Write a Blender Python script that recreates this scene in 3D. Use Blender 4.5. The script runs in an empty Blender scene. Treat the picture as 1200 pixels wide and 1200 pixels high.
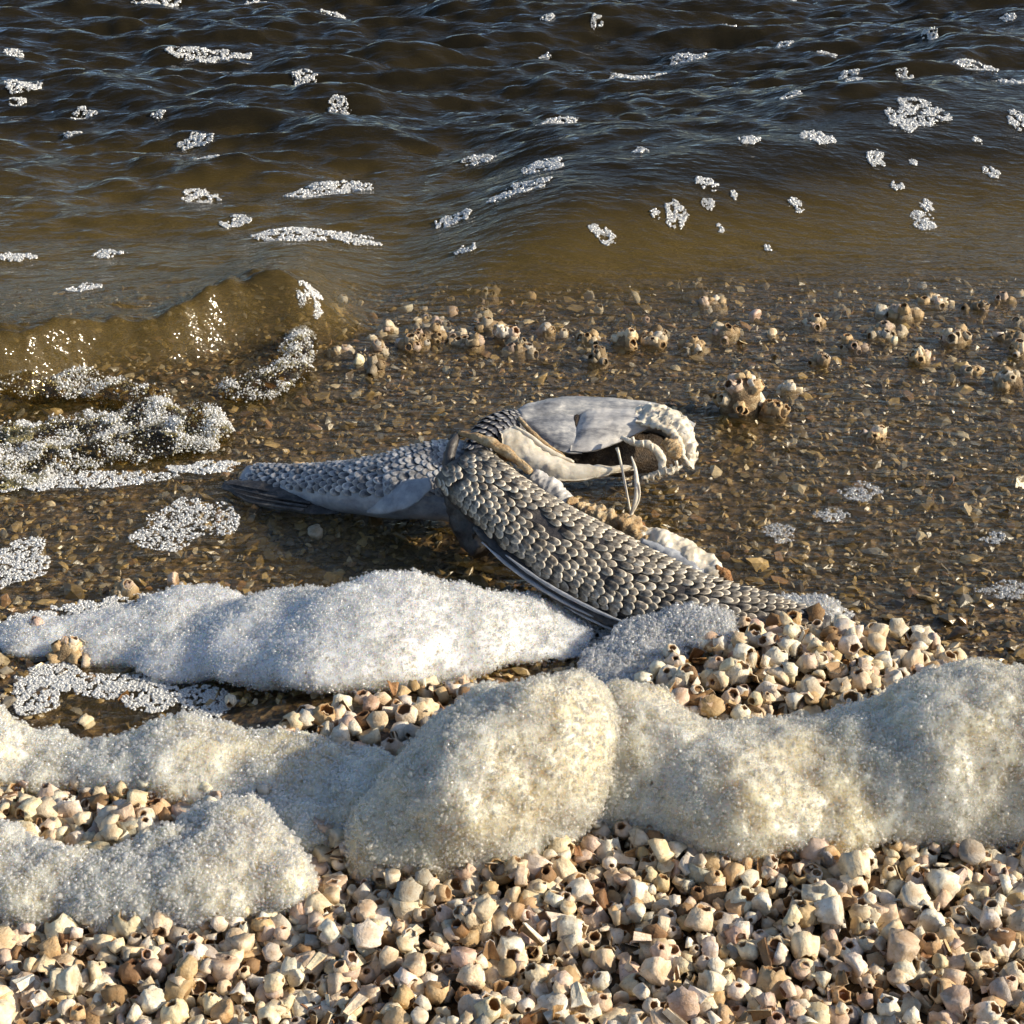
import bpy, bmesh, math, random
import numpy as np
from mathutils import Vector, Matrix

random.seed(7)
RNG = np.random.default_rng(11)
scene = bpy.context.scene
C = scene.collection
rad = math.radians

# ------------------------------------------------------------------ camera
CAM_H, PITCH, FOV = 0.50, rad(30.0), rad(35.0)
cam_d = bpy.data.cameras.new('camera')
cam = bpy.data.objects.new('camera', cam_d)
C.objects.link(cam)
cam.location = (0, 0, CAM_H)
cam.rotation_euler = (rad(90) - PITCH, 0, 0)
cam_d.sensor_fit = 'HORIZONTAL'
cam_d.angle = FOV
cam_d.clip_start = 0.01
cam_d.clip_end = 2000
scene.camera = cam

# ------------------------------------------------------------------ sky and sun
SUN_EL, SUN_AZ = rad(25.5), rad(97)      # azimuth clockwise from +Y (away from the camera); 90 = from the right
world = bpy.data.worlds.new('World')
scene.world = world
world.use_nodes = True
wn = world.node_tree
for n in list(wn.nodes):
    wn.nodes.remove(n)
sky = wn.nodes.new('ShaderNodeTexSky')
sky.sky_type = 'NISHITA'
sky.sun_disc = False
sky.sun_elevation = SUN_EL
sky.sun_rotation = SUN_AZ
sky.air_density = 1.0
sky.dust_density = 1.4
sky.ozone_density = 2.0
bg = wn.nodes.new('ShaderNodeBackground')
bg.inputs['Strength'].default_value = 0.115
wo = wn.nodes.new('ShaderNodeOutputWorld')
wn.links.new(sky.outputs[0], bg.inputs[0])
wn.links.new(bg.outputs[0], wo.inputs[0])

sun_d = bpy.data.lights.new('sun', 'SUN')
sun_d.energy = 5.0
sun_d.angle = rad(0.5)
sun_d.color = (1.0, 0.88, 0.68)
sun = bpy.data.objects.new('sun', sun_d)
C.objects.link(sun)
SUN = Vector((math.sin(SUN_AZ) * math.cos(SUN_EL), math.cos(SUN_AZ) * math.cos(SUN_EL), math.sin(SUN_EL)))
sun.rotation_euler = (-SUN).to_track_quat('-Z', 'Y').to_euler()
sun.location = SUN * 5

vs = scene.view_settings
vs.view_transform = 'Standard'
vs.look = 'None'
vs.gamma = 1
vs.exposure = 0.25
scene.render.engine = 'CYCLES'
scene.cycles.max_bounces = 6
scene.cycles.diffuse_bounces = 3
scene.cycles.glossy_bounces = 2
scene.cycles.transparent_max_bounces = 24
scene.cycles.caustics_reflective = False
scene.cycles.caustics_refractive = False
scene.cycles.sample_clamp_indirect = 4.0
scene.cycles.use_denoising = True
scene.cycles.use_adaptive_sampling = True
scene.cycles.adaptive_threshold = 0.035

# ------------------------------------------------------------------ maths helpers
FPX = 600 / math.tan(FOV / 2)
CP, SP = math.cos(PITCH), math.sin(PITCH)


def ray(px, py):
    u, v = (px - 600) / FPX, (600 - py) / FPX
    return np.array([u, CP + SP * v, -SP + CP * v])


def PZ(px, py, z=0.0):
    d = ray(px, py)
    t = (z - CAM_H) / d[2]
    return np.array([0, 0, CAM_H]) + d * t


def PY(px, py, y):
    d = ray(px, py)
    return np.array([0, 0, CAM_H]) + d * (y / d[1])


def project(P):
    P = np.asarray(P, float)
    q = P - np.array([0, 0, CAM_H])
    dep = q[..., 1] * CP - q[..., 2] * SP
    up = q[..., 1] * SP + q[..., 2] * CP
    return 600 + FPX * q[..., 0] / dep, 600 - FPX * up / dep, dep


def vnoise(p, seed=0):
    p = np.asarray(p, float)
    i = np.floor(p).astype(np.int64)
    f = p - i
    f = f * f * f * (f * (f * 6 - 15) + 10)

    def h(ix, iy, iz):
        n = (ix * 374761393 + iy * 668265263 + iz * 2147483647 + seed * 974634777) & 0xFFFFFFFF
        n = ((n ^ (n >> 13)) * 1274126177) & 0xFFFFFFFF
        n = ((n ^ (n >> 16)) * 2246822519) & 0xFFFFFFFF
        return ((n ^ (n >> 15)) & 0xFFFFFF) / float(0xFFFFFF)
    x, y, z = i[..., 0], i[..., 1], i[..., 2]
    fx, fy, fz = f[..., 0], f[..., 1], f[..., 2]
    r = 0
    for dx in (0, 1):
        wx = fx if dx else 1 - fx
        for dy in (0, 1):
            wy = fy if dy else 1 - fy
            for dz in (0, 1):
                wz = fz if dz else 1 - fz
                r = r + h(x + dx, y + dy, z + dz) * wx * wy * wz
    return r * 2 - 1


def fbm(p, octaves=4, seed=0, gain=0.5, lac=2.03):
    p = np.asarray(p, float)
    a, s, r = 1.0, 0.0, 0
    for o in range(octaves):
        r = r + a * vnoise(p, seed + o * 17)
        s += a
        a *= gain
        p = p * lac + 3.7
    return r / s


def n2(x, y, sx, sy, octaves=3, seed=0):
    p = np.stack([np.asarray(x) * sx, np.asarray(y) * sy, np.zeros_like(np.asarray(x, float)) + seed * 1.37], -1)
    return fbm(p, octaves, seed)


def sstep(a, b, x):
    t = np.clip((np.asarray(x, float) - a) / (b - a), 0, 1)
    return t * t * (3 - 2 * t)


# ------------------------------------------------------------------ mesh helpers
def mesh_np(name, V, F, smooth=True, attrs=None):
    V = np.asarray(V, np.float32)
    F = np.asarray(F, np.int32)
    k = F.shape[1]
    me = bpy.data.meshes.new(name)
    me.vertices.add(len(V))
    me.vertices.foreach_set('co', V.ravel())
    me.loops.add(F.size)
    me.loops.foreach_set('vertex_index', F.ravel())
    me.polygons.add(len(F))
    me.polygons.foreach_set('loop_start', np.arange(0, F.size, k, dtype=np.int32))
    me.polygons.foreach_set('loop_total', np.full(len(F), k, np.int32))
    me.polygons.foreach_set('use_smooth', np.full(len(F), bool(smooth)))
    if attrs:
        for an, av in attrs.items():
            av = np.asarray(av, np.float32)
            if av.ndim == 1:
                a = me.attributes.new(an, 'FLOAT', 'POINT')
                a.data.foreach_set('value', av)
            else:
                if av.shape[1] == 3:
                    av = np.concatenate([av, np.ones((len(av), 1), np.float32)], 1)
                a = me.attributes.new(an, 'FLOAT_COLOR', 'POINT')
                a.data.foreach_set('color', av.ravel())
    me.update()
    me.validate()
    return me


def tris(F):
    """mixed list of tris and quads -> triangle array"""
    out = []
    for f in F:
        for i in range(1, len(f) - 1):
            out.append((f[0], f[i], f[i + 1]))
    return np.array(out, np.int32)


def link(name, me, material=None, parent=None):
    o = bpy.data.objects.new(name, me)
    C.objects.link(o)
    if material is not None and me is not None and not me.materials:
        me.materials.append(material)
    if parent is not None:
        o.parent = parent
    return o


def tag(o, label=None, cat=None, group=None, kind=None):
    if label:
        o['label'] = label
    if cat:
        o['category'] = cat
    if group:
        o['group'] = group
    if kind:
        o['kind'] = kind
    return o


def empty(name, loc):
    o = bpy.data.objects.new(name, None)
    o.empty_display_size = 0.01
    C.objects.link(o)
    o.location = loc
    return o


def basis(n, spin=None):
    n = n / np.linalg.norm(n, axis=-1, keepdims=True)
    ref = np.where(np.abs(n[..., 2:3]) < 0.9, np.array([0, 0, 1.0]), np.array([1.0, 0, 0]))
    a = np.cross(ref, n)
    a /= np.linalg.norm(a, axis=-1, keepdims=True)
    b = np.cross(n, a)
    if spin is not None:
        c, s = np.cos(spin)[..., None], np.sin(spin)[..., None]
        a, b = a * c + b * s, b * c - a * s
    return a, b, n


def stamp(T, TF, P, A, B, N, S):
    """copy template verts T (k,3) to frames; S (n,3) scales -> V,F"""
    k = len(T)
    n = len(P)
    V = (P[:, None, :] + A[:, None, :] * (T[None, :, 0:1] * S[:, None, 0:1])
         + B[:, None, :] * (T[None, :, 1:2] * S[:, None, 1:2]) + N[:, None, :] * (T[None, :, 2:3] * S[:, None, 2:3]))
    F = TF[None] + (np.arange(n) * k)[:, None, None]
    return V.reshape(-1, 3), F.reshape(-1, TF.shape[1])


def hemi(segs=7, rings=(0.0, 35.0, 65.0), low=-0.35):
    V, F = [], []
    lat = [-20.0] + list(rings)[1:]
    for la in lat:
        for s in range(segs):
            a = 2 * math.pi * s / segs
            V.append((math.cos(rad(la)) * math.cos(a), math.cos(rad(la)) * math.sin(a), math.sin(rad(la))))
    V.append((0, 0, 1))
    for r in range(len(lat) - 1):
        for s in range(segs):
            F.append((r * segs + s, r * segs + (s + 1) % segs, (r + 1) * segs + (s + 1) % segs, (r + 1) * segs + s))
    for s in range(segs):
        F.append(((len(lat) - 1) * segs + s, (len(lat) - 1) * segs + (s + 1) % segs, len(V) - 1))
    return np.array(V), tris(F)


HEMI_V, HEMI_F = hemi(6)
HEMI_FINE_V, HEMI_FINE_F = hemi(12, (0, 10.0, 35.0, 62.0))


def ico(sub):
    bm = bmesh.new()
    bmesh.ops.create_icosphere(bm, subdivisions=sub, radius=1)
    V = np.array([v.co[:] for v in bm.verts])
    F = np.array([[v.index for v in f.verts] for f in bm.faces], np.int32)
    bm.free()
    return V, F


ICO1_V, ICO1_F = ico(1)
ICO2_V, ICO2_F = ico(2)
ICO3_V, ICO3_F = ico(3)


# ------------------------------------------------------------------ materials
class NT:
    def __init__(self, name):
        self.m = bpy.data.materials.new(name)
        self.m.use_nodes = True
        self.t = self.m.node_tree
        for n in list(self.t.nodes):
            self.t.nodes.remove(n)
        self.out = self.t.nodes.new('ShaderNodeOutputMaterial')

    def n(self, typ, **kw):
        nd = self.t.nodes.new(typ)
        for k, v in kw.items():
            if k.startswith('i_'):
                key = k[2:].replace('_', ' ')
                nd.inputs[key].default_value = v
            else:
                setattr(nd, k, v)
        return nd

    def l(self, a, b):
        self.t.links.new(a, b)

    def noise(self, vec, scale, detail=4, rough=0.55):
        nd = self.n('ShaderNodeTexNoise', i_Scale=scale, i_Detail=detail, i_Roughness=rough)
        if vec is not None:
            self.l(vec, nd.inputs['Vector'])
        return nd.outputs['Fac']

    def ramp(self, fac, stops):
        nd = self.n('ShaderNodeValToRGB')
        el = nd.color_ramp.elements
        while len(el) < len(stops):
            el.new(0.5)
        for e, (p, c) in zip(el, stops):
            e.position = p
            e.color = (*c, 1) if len(c) == 3 else c
        self.l(fac, nd.inputs[0])
        return nd.outputs[0]

    def mix(self, fac, a, b, mode='MIX'):
        nd = self.n('ShaderNodeMix', data_type='RGBA', blend_type=mode)
        for sock, val in ((nd.inputs[0], fac), (nd.inputs[6], a), (nd.inputs[7], b)):
            if hasattr(val, 'links'):
                self.l(val, sock)
            elif isinstance(val, (int, float)):
                sock.default_value = val
            else:
                sock.default_value = (*val, 1)
        return nd.outputs[2]

    def math(self, op, a, b=0.0, clamp=False):
        nd = self.n('ShaderNodeMath', operation=op, use_clamp=clamp)
        for sock, val in ((nd.inputs[0], a), (nd.inputs[1], b)):
            if hasattr(val, 'links'):
                self.l(val, sock)
            else:
                sock.default_value = val
        return nd.outputs[0]

    def bump(self, h, strength=0.3, dist=0.001, normal=None):
        nd = self.n('ShaderNodeBump', i_Strength=strength, i_Distance=dist)
        self.l(h, nd.inputs['Height'])
        if normal is not None:
            self.l(normal, nd.inputs['Normal'])
        return nd.outputs[0]

    def principled(self, color, rough=0.5, normal=None, spec=0.5, sss=0, sss_r=(1, 1, 1), sss_s=0.01, alpha=None, coat=0):
        p = self.n('ShaderNodeBsdfPrincipled')
        if hasattr(color, 'links'):
            self.l(color, p.inputs['Base Color'])
        else:
            p.inputs['Base Color'].default_value = (*color, 1)
        if hasattr(rough, 'links'):
            self.l(rough, p.inputs['Roughness'])
        else:
            p.inputs['Roughness'].default_value = rough
        p.inputs['Specular IOR Level'].default_value = spec
        if normal is not None:
            self.l(normal, p.inputs['Normal'])
        if sss:
            p.inputs['Subsurface Weight'].default_value = sss
            p.inputs['Subsurface Radius'].default_value = sss_r
            p.inputs['Subsurface Scale'].default_value = sss_s
        if alpha is not None:
            if hasattr(alpha, 'links'):
                self.l(alpha, p.inputs['Alpha'])
            else:
                p.inputs['Alpha'].default_value = alpha
        if coat:
            p.inputs['Coat Weight'].default_value = coat
            p.inputs['Coat Roughness'].default_value = 0.08
        return p

    def fresnel(self, normal=None, f0=0.02):
        """Schlick reflectance, the same from both sides of the surface"""
        ge = self.n('ShaderNodeNewGeometry')
        dt = self.n('ShaderNodeVectorMath', operation='DOT_PRODUCT')
        self.l(normal if normal is not None else ge.outputs['Normal'], dt.inputs[0])
        self.l(ge.outputs['Incoming'], dt.inputs[1])
        c = self.math('SUBTRACT', 1.0, self.math('ABSOLUTE', dt.outputs['Value']), True)
        return self.math('ADD', self.math('MULTIPLY', self.math('POWER', c, 5.0), 1 - f0), f0, True)

    def done(self, shader):
        self.l(shader.outputs[0] if hasattr(shader, 'outputs') else shader, self.out.inputs['Surface'])
        return self.m

    def obj(self):
        return self.n('ShaderNodeTexCoord').outputs['Object']

    def pos(self):
        return self.n('ShaderNodeNewGeometry').outputs['Position']


def mat_beach():
    t = NT('wet_silt_and_shell_grit')
    p = t.pos()
    a = t.noise(p, 190, 5, 0.7)
    b = t.noise(p, 14, 3)
    c = t.ramp(a, [(0.30, (0.035, 0.024, 0.012)), (0.52, (0.12, 0.085, 0.045)), (0.66, (0.26, 0.19, 0.105)), (0.8, (0.42, 0.33, 0.2))])
    d = t.mix(t.ramp(b, [(0.35, (0, 0, 0)), (0.65, (1, 1, 1))]), (0.75, 0.72, 0.66), (1.1, 1.0, 0.85))
    col = t.mix(1.0, c, d, 'MULTIPLY')
    # fine silt covers the grit further out
    sep = t.n('ShaderNodeSeparateXYZ')
    t.l(p, sep.inputs[0])
    deep = t.n('ShaderNodeMapRange')
    deep.inputs['From Min'].default_value = -0.018
    deep.inputs['From Max'].default_value = -0.05
    t.l(sep.outputs['Z'], deep.inputs['Value'])
    silt = t.mix(b, (0.22, 0.165, 0.065), (0.31, 0.235, 0.10))
    col = t.mix(deep.outputs[0], col, silt)
    vo = t.n('ShaderNodeTexVoronoi', i_Scale=190.0)
    t.l(p, vo.inputs['Vector'])
    sc = t.n('ShaderNodeSeparateColor')
    t.l(vo.outputs['Color'], sc.inputs[0])
    cell = t.ramp(sc.outputs[0], [(0.0, (0.45, 0.42, 0.38)), (0.5, (0.95, 0.9, 0.8)), (1.0, (1.7, 1.6, 1.45))])
    col = t.mix(t.math('SUBTRACT', 1.0, deep.outputs[0], True), col, t.mix(1.0, col, cell, 'MULTIPLY'))
    nb = t.bump(vo.outputs['Distance'], 0.7, 0.003)
    nb = t.bump(a, 0.8, 0.002, nb)
    return t.done(t.principled(col, 0.4, nb))


def mat_water():
    t = NT('turbid_water')
    p = t.pos()
    m1 = t.n('ShaderNodeMapping')
    m1.inputs['Scale'].default_value = (60, 130, 60)
    t.l(p, m1.inputs['Vector'])
    n1 = t.noise(m1.outputs[0], 1.0, 3, 0.5)
    m2 = t.n('ShaderNodeMapping')
    m2.inputs['Scale'].default_value = (170, 300, 170)
    t.l(p, m2.inputs['Vector'])
    n2_ = t.noise(m2.outputs[0], 1.0, 2, 0.5)
    b1 = t.bump(n1, 0.8, 0.0034)
    b2 = t.bump(n2_, 0.35, 0.0012, b1)
    tr = t.n('ShaderNodeBsdfTransparent')
    tr.inputs[0].default_value = (0.97, 0.96, 0.92, 1)
    # suspended silt: the deeper the column below, the less of the bottom shows
    dep = t.n('ShaderNodeAttribute', attribute_name='depth').outputs['Fac']
    murk = t.math('SUBTRACT', 1.0, t.math('POWER', 2.718, t.math('MULTIPLY', dep, -26.0)), True)
    silt = t.n('ShaderNodeBsdfDiffuse')
    cl = t.noise(p, 7, 3)
    t.l(t.mix(cl, (0.011, 0.0092, 0.0050), (0.030, 0.0222, 0.008)), silt.inputs[0])
    shal = t.n('ShaderNodeMapRange')
    shal.inputs['From Min'].default_value = 0.075
    shal.inputs['From Max'].default_value = 0.02
    t.l(dep, shal.inputs['Value'])
    t.l(t.mix(shal.outputs[0], silt.inputs[0].links[0].from_socket, (0.15, 0.102, 0.026)), silt.inputs[0])  # thin water coloured golden in place of light shining through it
    body = t.n('ShaderNodeMixShader')
    t.l(murk, body.inputs[0])
    t.l(tr.outputs[0], body.inputs[1])
    t.l(silt.outputs[0], body.inputs[2])
    gl = t.n('ShaderNodeBsdfGlossy')
    gl.inputs['Roughness'].default_value = 0.05
    t.l(b2, gl.inputs['Normal'])
    mx = t.n('ShaderNodeMixShader')
    t.l(t.fresnel(b2, 0.02), mx.inputs[0])
    t.l(body.outputs[0], mx.inputs[1])
    t.l(gl.outputs[0], mx.inputs[2])
    return t.done(mx)


def mat_foam(name, base, stain, amt, sss=0.5):
    t = NT(name)
    p = t.pos()
    a = t.noise(p, 24, 4, 0.6)
    f = t.noise(p, 520, 3, 0.6)
    vo = t.n('ShaderNodeTexVoronoi', i_Scale=560.0)
    t.l(p, vo.inputs['Vector'])
    st = t.ramp(a, [(0.38, (0, 0, 0)), (0.68, (amt, amt, amt))])
    col = t.mix(st, base, stain)
    sp = t.ramp(f, [(0.30, (0.5, 0.46, 0.38)), (0.46, (1, 1, 1))])
    col = t.mix(1.0, col, sp, 'MULTIPLY')
    grit = t.ramp(t.noise(p, 210, 2, 0.5), [(0.74, (1, 1, 1)), (0.79, (0.28, 0.2, 0.12))])
    col = t.mix(1.0, col, grit, 'MULTIPLY')
    nb = t.bump(vo.outputs['Distance'], 0.30, 0.0009)
    pr = t.principled(col, 0.38, nb, 0.35, sss, (1, 0.86, 0.66), 0.016)
    return t.done(pr)


def mat_bubble(name, tint=(0.9, 0.9, 0.88), white=0.45, rough=0.1):
    t = NT(name)
    tr = t.n('ShaderNodeBsdfTransparent')
    df = t.n('ShaderNodeBsdfDiffuse')
    df.inputs[0].default_value = (*tint, 1)
    gl = t.n('ShaderNodeBsdfGlossy')
    gl.inputs['Roughness'].default_value = rough
    fr = t.fresnel(None, 0.16)
    lw = t.n('ShaderNodeMapRange')
    lw.inputs['To Min'].default_value = white
    lw.inputs['To Max'].default_value = min(1.0, white + 0.4)
    t.l(fr, lw.inputs['Value'])
    m1 = t.n('ShaderNodeMixShader')
    t.l(lw.outputs[0], m1.inputs[0])
    t.l(tr.outputs[0], m1.inputs[1])
    t.l(df.outputs[0], m1.inputs[2])
    m2 = t.n('ShaderNodeMixShader')
    t.l(fr, m2.inputs[0])
    t.l(m1.outputs[0], m2.inputs[1])
    t.l(gl.outputs[0], m2.inputs[2])
    return t.done(m2)


def mat_shell(name, from_attr):
    t = NT(name)
    if from_attr:
        base = t.n('ShaderNodeAttribute', attribute_name='tone').outputs['Color']
    else:
        base = t.n('ShaderNodeObjectInfo').outputs['Color']
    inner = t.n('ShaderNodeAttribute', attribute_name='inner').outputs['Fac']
    p = t.pos()
    a = t.noise(p, 260, 4, 0.65)
    b = t.noise(p, 900, 3, 0.6)
    c = t.mix(t.ramp(a, [(0.3, (0, 0, 0)), (0.7, (1, 1, 1))]), t.mix(1.0, base, (0.80, 0.68, 0.52), 'MULTIPLY'), t.mix(1.0, base, (1.12, 1.1, 1.06), 'MULTIPLY'))
    c = t.mix(t.ramp(b, [(0.58, (0, 0, 0)), (0.72, (0.55, 0.55, 0.55))]), c, (0.30, 0.19, 0.09))
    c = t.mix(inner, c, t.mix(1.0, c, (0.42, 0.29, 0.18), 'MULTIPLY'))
    nb = t.bump(b, 0.6, 0.0008)
    return t.done(t.principled(c, 0.62, nb, 0.3, 0.0))


def mat_pebble(name, from_attr):
    t = NT(name)
    if from_attr:
        base = t.n('ShaderNodeAttribute', attribute_name='tone').outputs['Color']
    else:
        base = t.n('ShaderNodeObjectInfo').outputs['Color']
    p = t.pos()
    a = t.noise(p, 330, 4, 0.65)
    c = t.mix(1.0, base, t.ramp(a, [(0.3, (0.55, 0.5, 0.45)), (0.7, (1.15, 1.1, 1.0))]), 'MULTIPLY')
    nb = t.bump(a, 0.5, 0.0008)
    return t.done(t.principled(c, 0.28, nb, 0.7))


def mat_scale(name, dark, pale, mid):
    t = NT(name)
    e = t.n('ShaderNodeAttribute', attribute_name='edge').outputs['Fac']
    oi = t.math('FRACT', t.math('ADD', t.n('ShaderNodeObjectInfo').outputs['Random'], t.n('ShaderNodeNewGeometry').outputs['Random Per Island']))
    p = t.pos()
    a = t.noise(p, 300, 4, 0.7)
    ee = t.math('ADD', e, t.math('MULTIPLY', t.math('SUBTRACT', a, 0.5), 1.3))
    c = t.ramp(ee, [(0.25, dark), (0.55, mid), (0.85, pale)])
    c = t.mix(t.math('MULTIPLY', oi, 0.45), c, t.mix(1.0, c, (0.75, 0.62, 0.48), 'MULTIPLY'))
    val = t.n('ShaderNodeMapRange')
    val.inputs['To Min'].default_value = 0.55
    val.inputs['To Max'].default_value = 1.25
    t.l(t.math('FRACT', t.math('MULTIPLY', oi, 7.31)), val.inputs['Value'])
    gv = t.n('ShaderNodeCombineColor')
    for q in range(3):
        t.l(val.outputs[0], gv.inputs[q])
    c = t.mix(1.0, c, gv.outputs[0], 'MULTIPLY')
    big = t.noise(p, 40, 2, 0.5)
    c = t.mix(t.ramp(big, [(0.45, (0, 0, 0)), (0.7, (0.5, 0.5, 0.5))]), c, t.mix(1.0, c, (0.5, 0.5, 0.52), 'MULTIPLY'))
    nb = t.bump(a, 0.35, 0.0006)
    return t.done(t.principled(c, 0.38, nb, 0.5))


def mat_organic(name, lo, mid, hi, scale=120, rough=0.5, bump=0.5, dist=0.001, sss=0.0, stretch=(1, 1, 1)):
    t = NT(name)
    p = t.pos()
    mp = t.n('ShaderNodeMapping')
    mp.inputs['Scale'].default_value = stretch
    t.l(p, mp.inputs['Vector'])
    a = t.noise(mp.outputs[0], scale, 5, 0.62)
    b = t.noise(mp.outputs[0], scale * 4.5, 4, 0.65)
    m = t.math('ADD', t.math('MULTIPLY', a, 0.7), t.math('MULTIPLY', b, 0.3))
    c = t.ramp(m, [(0.32, lo), (0.5, mid), (0.68, hi)])
    nb = t.bump(b, bump, dist)
    return t.done(t.principled(c, rough, nb, 0.45, sss, (1, 0.7, 0.45), 0.003))


M = dict(
    beach=mat_beach(), water=mat_water(),
    foam_cream=mat_foam('cream_sea_foam', (0.91, 0.865, 0.745), (0.82, 0.70, 0.45), 0.95, 1.0),
    foam_white=mat_foam('white_sea_foam', (0.95, 0.945, 0.93), (0.88, 0.85, 0.77), 0.5, 1.0),
    bub_cream=mat_bubble('cream_bubble', (0.90, 0.86, 0.75), 0.14, 0.07),
    bub_foam=mat_bubble('foam_bubble', (0.92, 0.92, 0.90), 0.16, 0.07),
    bub_white=mat_bubble('white_bubble', (0.92, 0.92, 0.90), 0.55, 0.12),
    bub_clear=mat_bubble('clear_bubble', (0.9, 0.9, 0.88), 0.22, 0.08),
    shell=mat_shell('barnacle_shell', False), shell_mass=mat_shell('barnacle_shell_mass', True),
    pebble=mat_pebble('wet_pebble', False), pebble_mass=mat_pebble('wet_gravel', True),
    scale=mat_scale('dry_fish_scale', (0.045, 0.04, 0.034), (0.80, 0.74, 0.62), (0.34, 0.30, 0.245)),
    scale_blue=mat_scale('wet_fish_scale', (0.08, 0.085, 0.10), (0.70, 0.70, 0.70), (0.36, 0.37, 0.40)),
    scale_dark=mat_scale('dark_fish_scale', (0.03, 0.032, 0.045), (0.33, 0.33, 0.34), (0.085, 0.09, 0.11)),
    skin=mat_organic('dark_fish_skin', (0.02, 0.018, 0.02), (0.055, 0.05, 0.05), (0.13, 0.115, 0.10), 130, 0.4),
    silver=mat_organic('silver_fish_belly', (0.16, 0.17, 0.2), (0.34, 0.36, 0.40), (0.52, 0.54, 0.56), 60, 0.3, 0.3),
    bone=mat_organic('bleached_bone', (0.50, 0.42, 0.30), (0.70, 0.63, 0.51), (0.83, 0.78, 0.68), 90, 0.42, 0.4, 0.0008, 0.15),
    bone_grey=mat_organic('grey_skull_skin', (0.15, 0.15, 0.16), (0.54, 0.52, 0.50), (0.82, 0.78, 0.71), 80, 0.3, 0.5, 0.0007, 0, (0.45, 1, 1.6)),
    slate=mat_organic('slate_skull_skin', (0.05, 0.055, 0.07), (0.30, 0.305, 0.32), (0.74, 0.71, 0.66), 85, 0.3, 0.6, 0.0009, 0, (0.5, 1, 1.6)),
    flesh=mat_organic('dried_tan_flesh', (0.22, 0.11, 0.045), (0.50, 0.34, 0.17), (0.74, 0.62, 0.42), 150, 0.5, 0.9, 0.002, 0.2),
    rust=mat_organic('rusty_dried_flesh', (0.14, 0.055, 0.02), (0.33, 0.15, 0.05), (0.55, 0.32, 0.14), 170, 0.5, 0.9, 0.002),
    cavity=mat_organic('dark_dried_tissue', (0.014, 0.008, 0.005), (0.04, 0.024, 0.013), (0.11, 0.07, 0.035), 160, 0.55, 0.9, 0.002),
    fin=mat_organic('dark_fin_membrane', (0.015, 0.014, 0.015), (0.045, 0.042, 0.042), (0.15, 0.14, 0.13), 120, 0.35, 0.6, 0.001),
    clump=mat_organic('barnacle_crust', (0.12, 0.075, 0.035), (0.34, 0.23, 0.12), (0.62, 0.50, 0.32), 170, 0.6, 1.0, 0.002),
    grass=mat_organic('dry_weed', (0.3, 0.25, 0.12), (0.5, 0.42, 0.22), (0.6, 0.52, 0.3), 120, 0.6),
)

# ------------------------------------------------------------------ terrain
YK = [-2.0, 0.30, 0.50, 0.60, 0.66, 0.72, 0.80, 1.00, 1.12, 1.22, 1.40, 1.70, 2.3, 5, 30, 400]
ZK = [0.10, 0.030, 0.022, 0.016, 0.008, -0.001, -0.0055, -0.0055, -0.0045, -0.012, -0.042, -0.075, -0.13, -0.35, -1.2, -2.5]


def dome(x, y, px, py, r, h):
    c = PZ(px, py, 0.0)
    d2 = ((x - c[0]) ** 2 + (y - c[1]) ** 2) / (r * r)
    return h * np.exp(-d2 * 1.6)


def terrain(x, y):
    x = np.asarray(x, float)
    y = np.asarray(y, float)
    shift = 0.05 * np.clip(x, -0.5, 0.5) * sstep(1.0, 1.2, y) * (1 - sstep(2, 3, y))
    z = np.interp(y - shift * 1.2, YK, ZK)
    near = 1 - sstep(3, 6, y)
    amp = 0.0018 + 0.004 * sstep(1.05, 1.35, y)
    z = z + near * (amp * n2(x, y, 22, 22, 3, 5) + 0.0012 * n2(x, y, 70, 70, 2, 9))
    # pool behind the left foam
    z = z - dome(x, y, 180, 845, 0.06, 0.012) - dome(x, y, 60, 850, 0.05, 0.010)
    z = z - dome(x, y, 430, 640, 0.10, 0.004)
    # shell mounds
    z = z + dome(x, y, 940, 800, 0.065, 0.013) + dome(x, y, 820, 825, 0.045, 0.008) + dome(x, y, 440, 875, 0.05, 0.008)
    return z


def G(px, py):
    z = 0.0
    for _ in range(12):
        p = PZ(px, py, z)
        z = 0.5 * z + 0.5 * float(terrain(p[0], p[1]))
    return PZ(px, py, z)


def GV(pp):
    pp = np.asarray(pp, float)
    u, v = (pp[:, 0] - 600) / FPX, (600 - pp[:, 1]) / FPX
    D = np.stack([u, CP + SP * v, -SP + CP * v], -1)
    z = np.zeros(len(pp))
    for _ in range(12):
        P = np.array([0, 0, CAM_H]) + D * ((z - CAM_H) / D[:, 2])[:, None]
        z = 0.5 * z + 0.5 * terrain(P[:, 0], P[:, 1])
    return np.array([0, 0, CAM_H]) + D * ((z - CAM_H) / D[:, 2])[:, None]


def axis_pts(segs):
    out = []
    for a, b, n in segs:
        out += list(np.linspace(a, b, n, endpoint=False))
    out.append(segs[-1][1])
    return np.array(out)


def grid_faces(nr, nc):
    i = np.arange(nr - 1)[:, None] * nc + np.arange(nc - 1)[None]
    return np.stack([i, i + 1, i + nc + 1, i + nc], -1).reshape(-1, 4)


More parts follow.
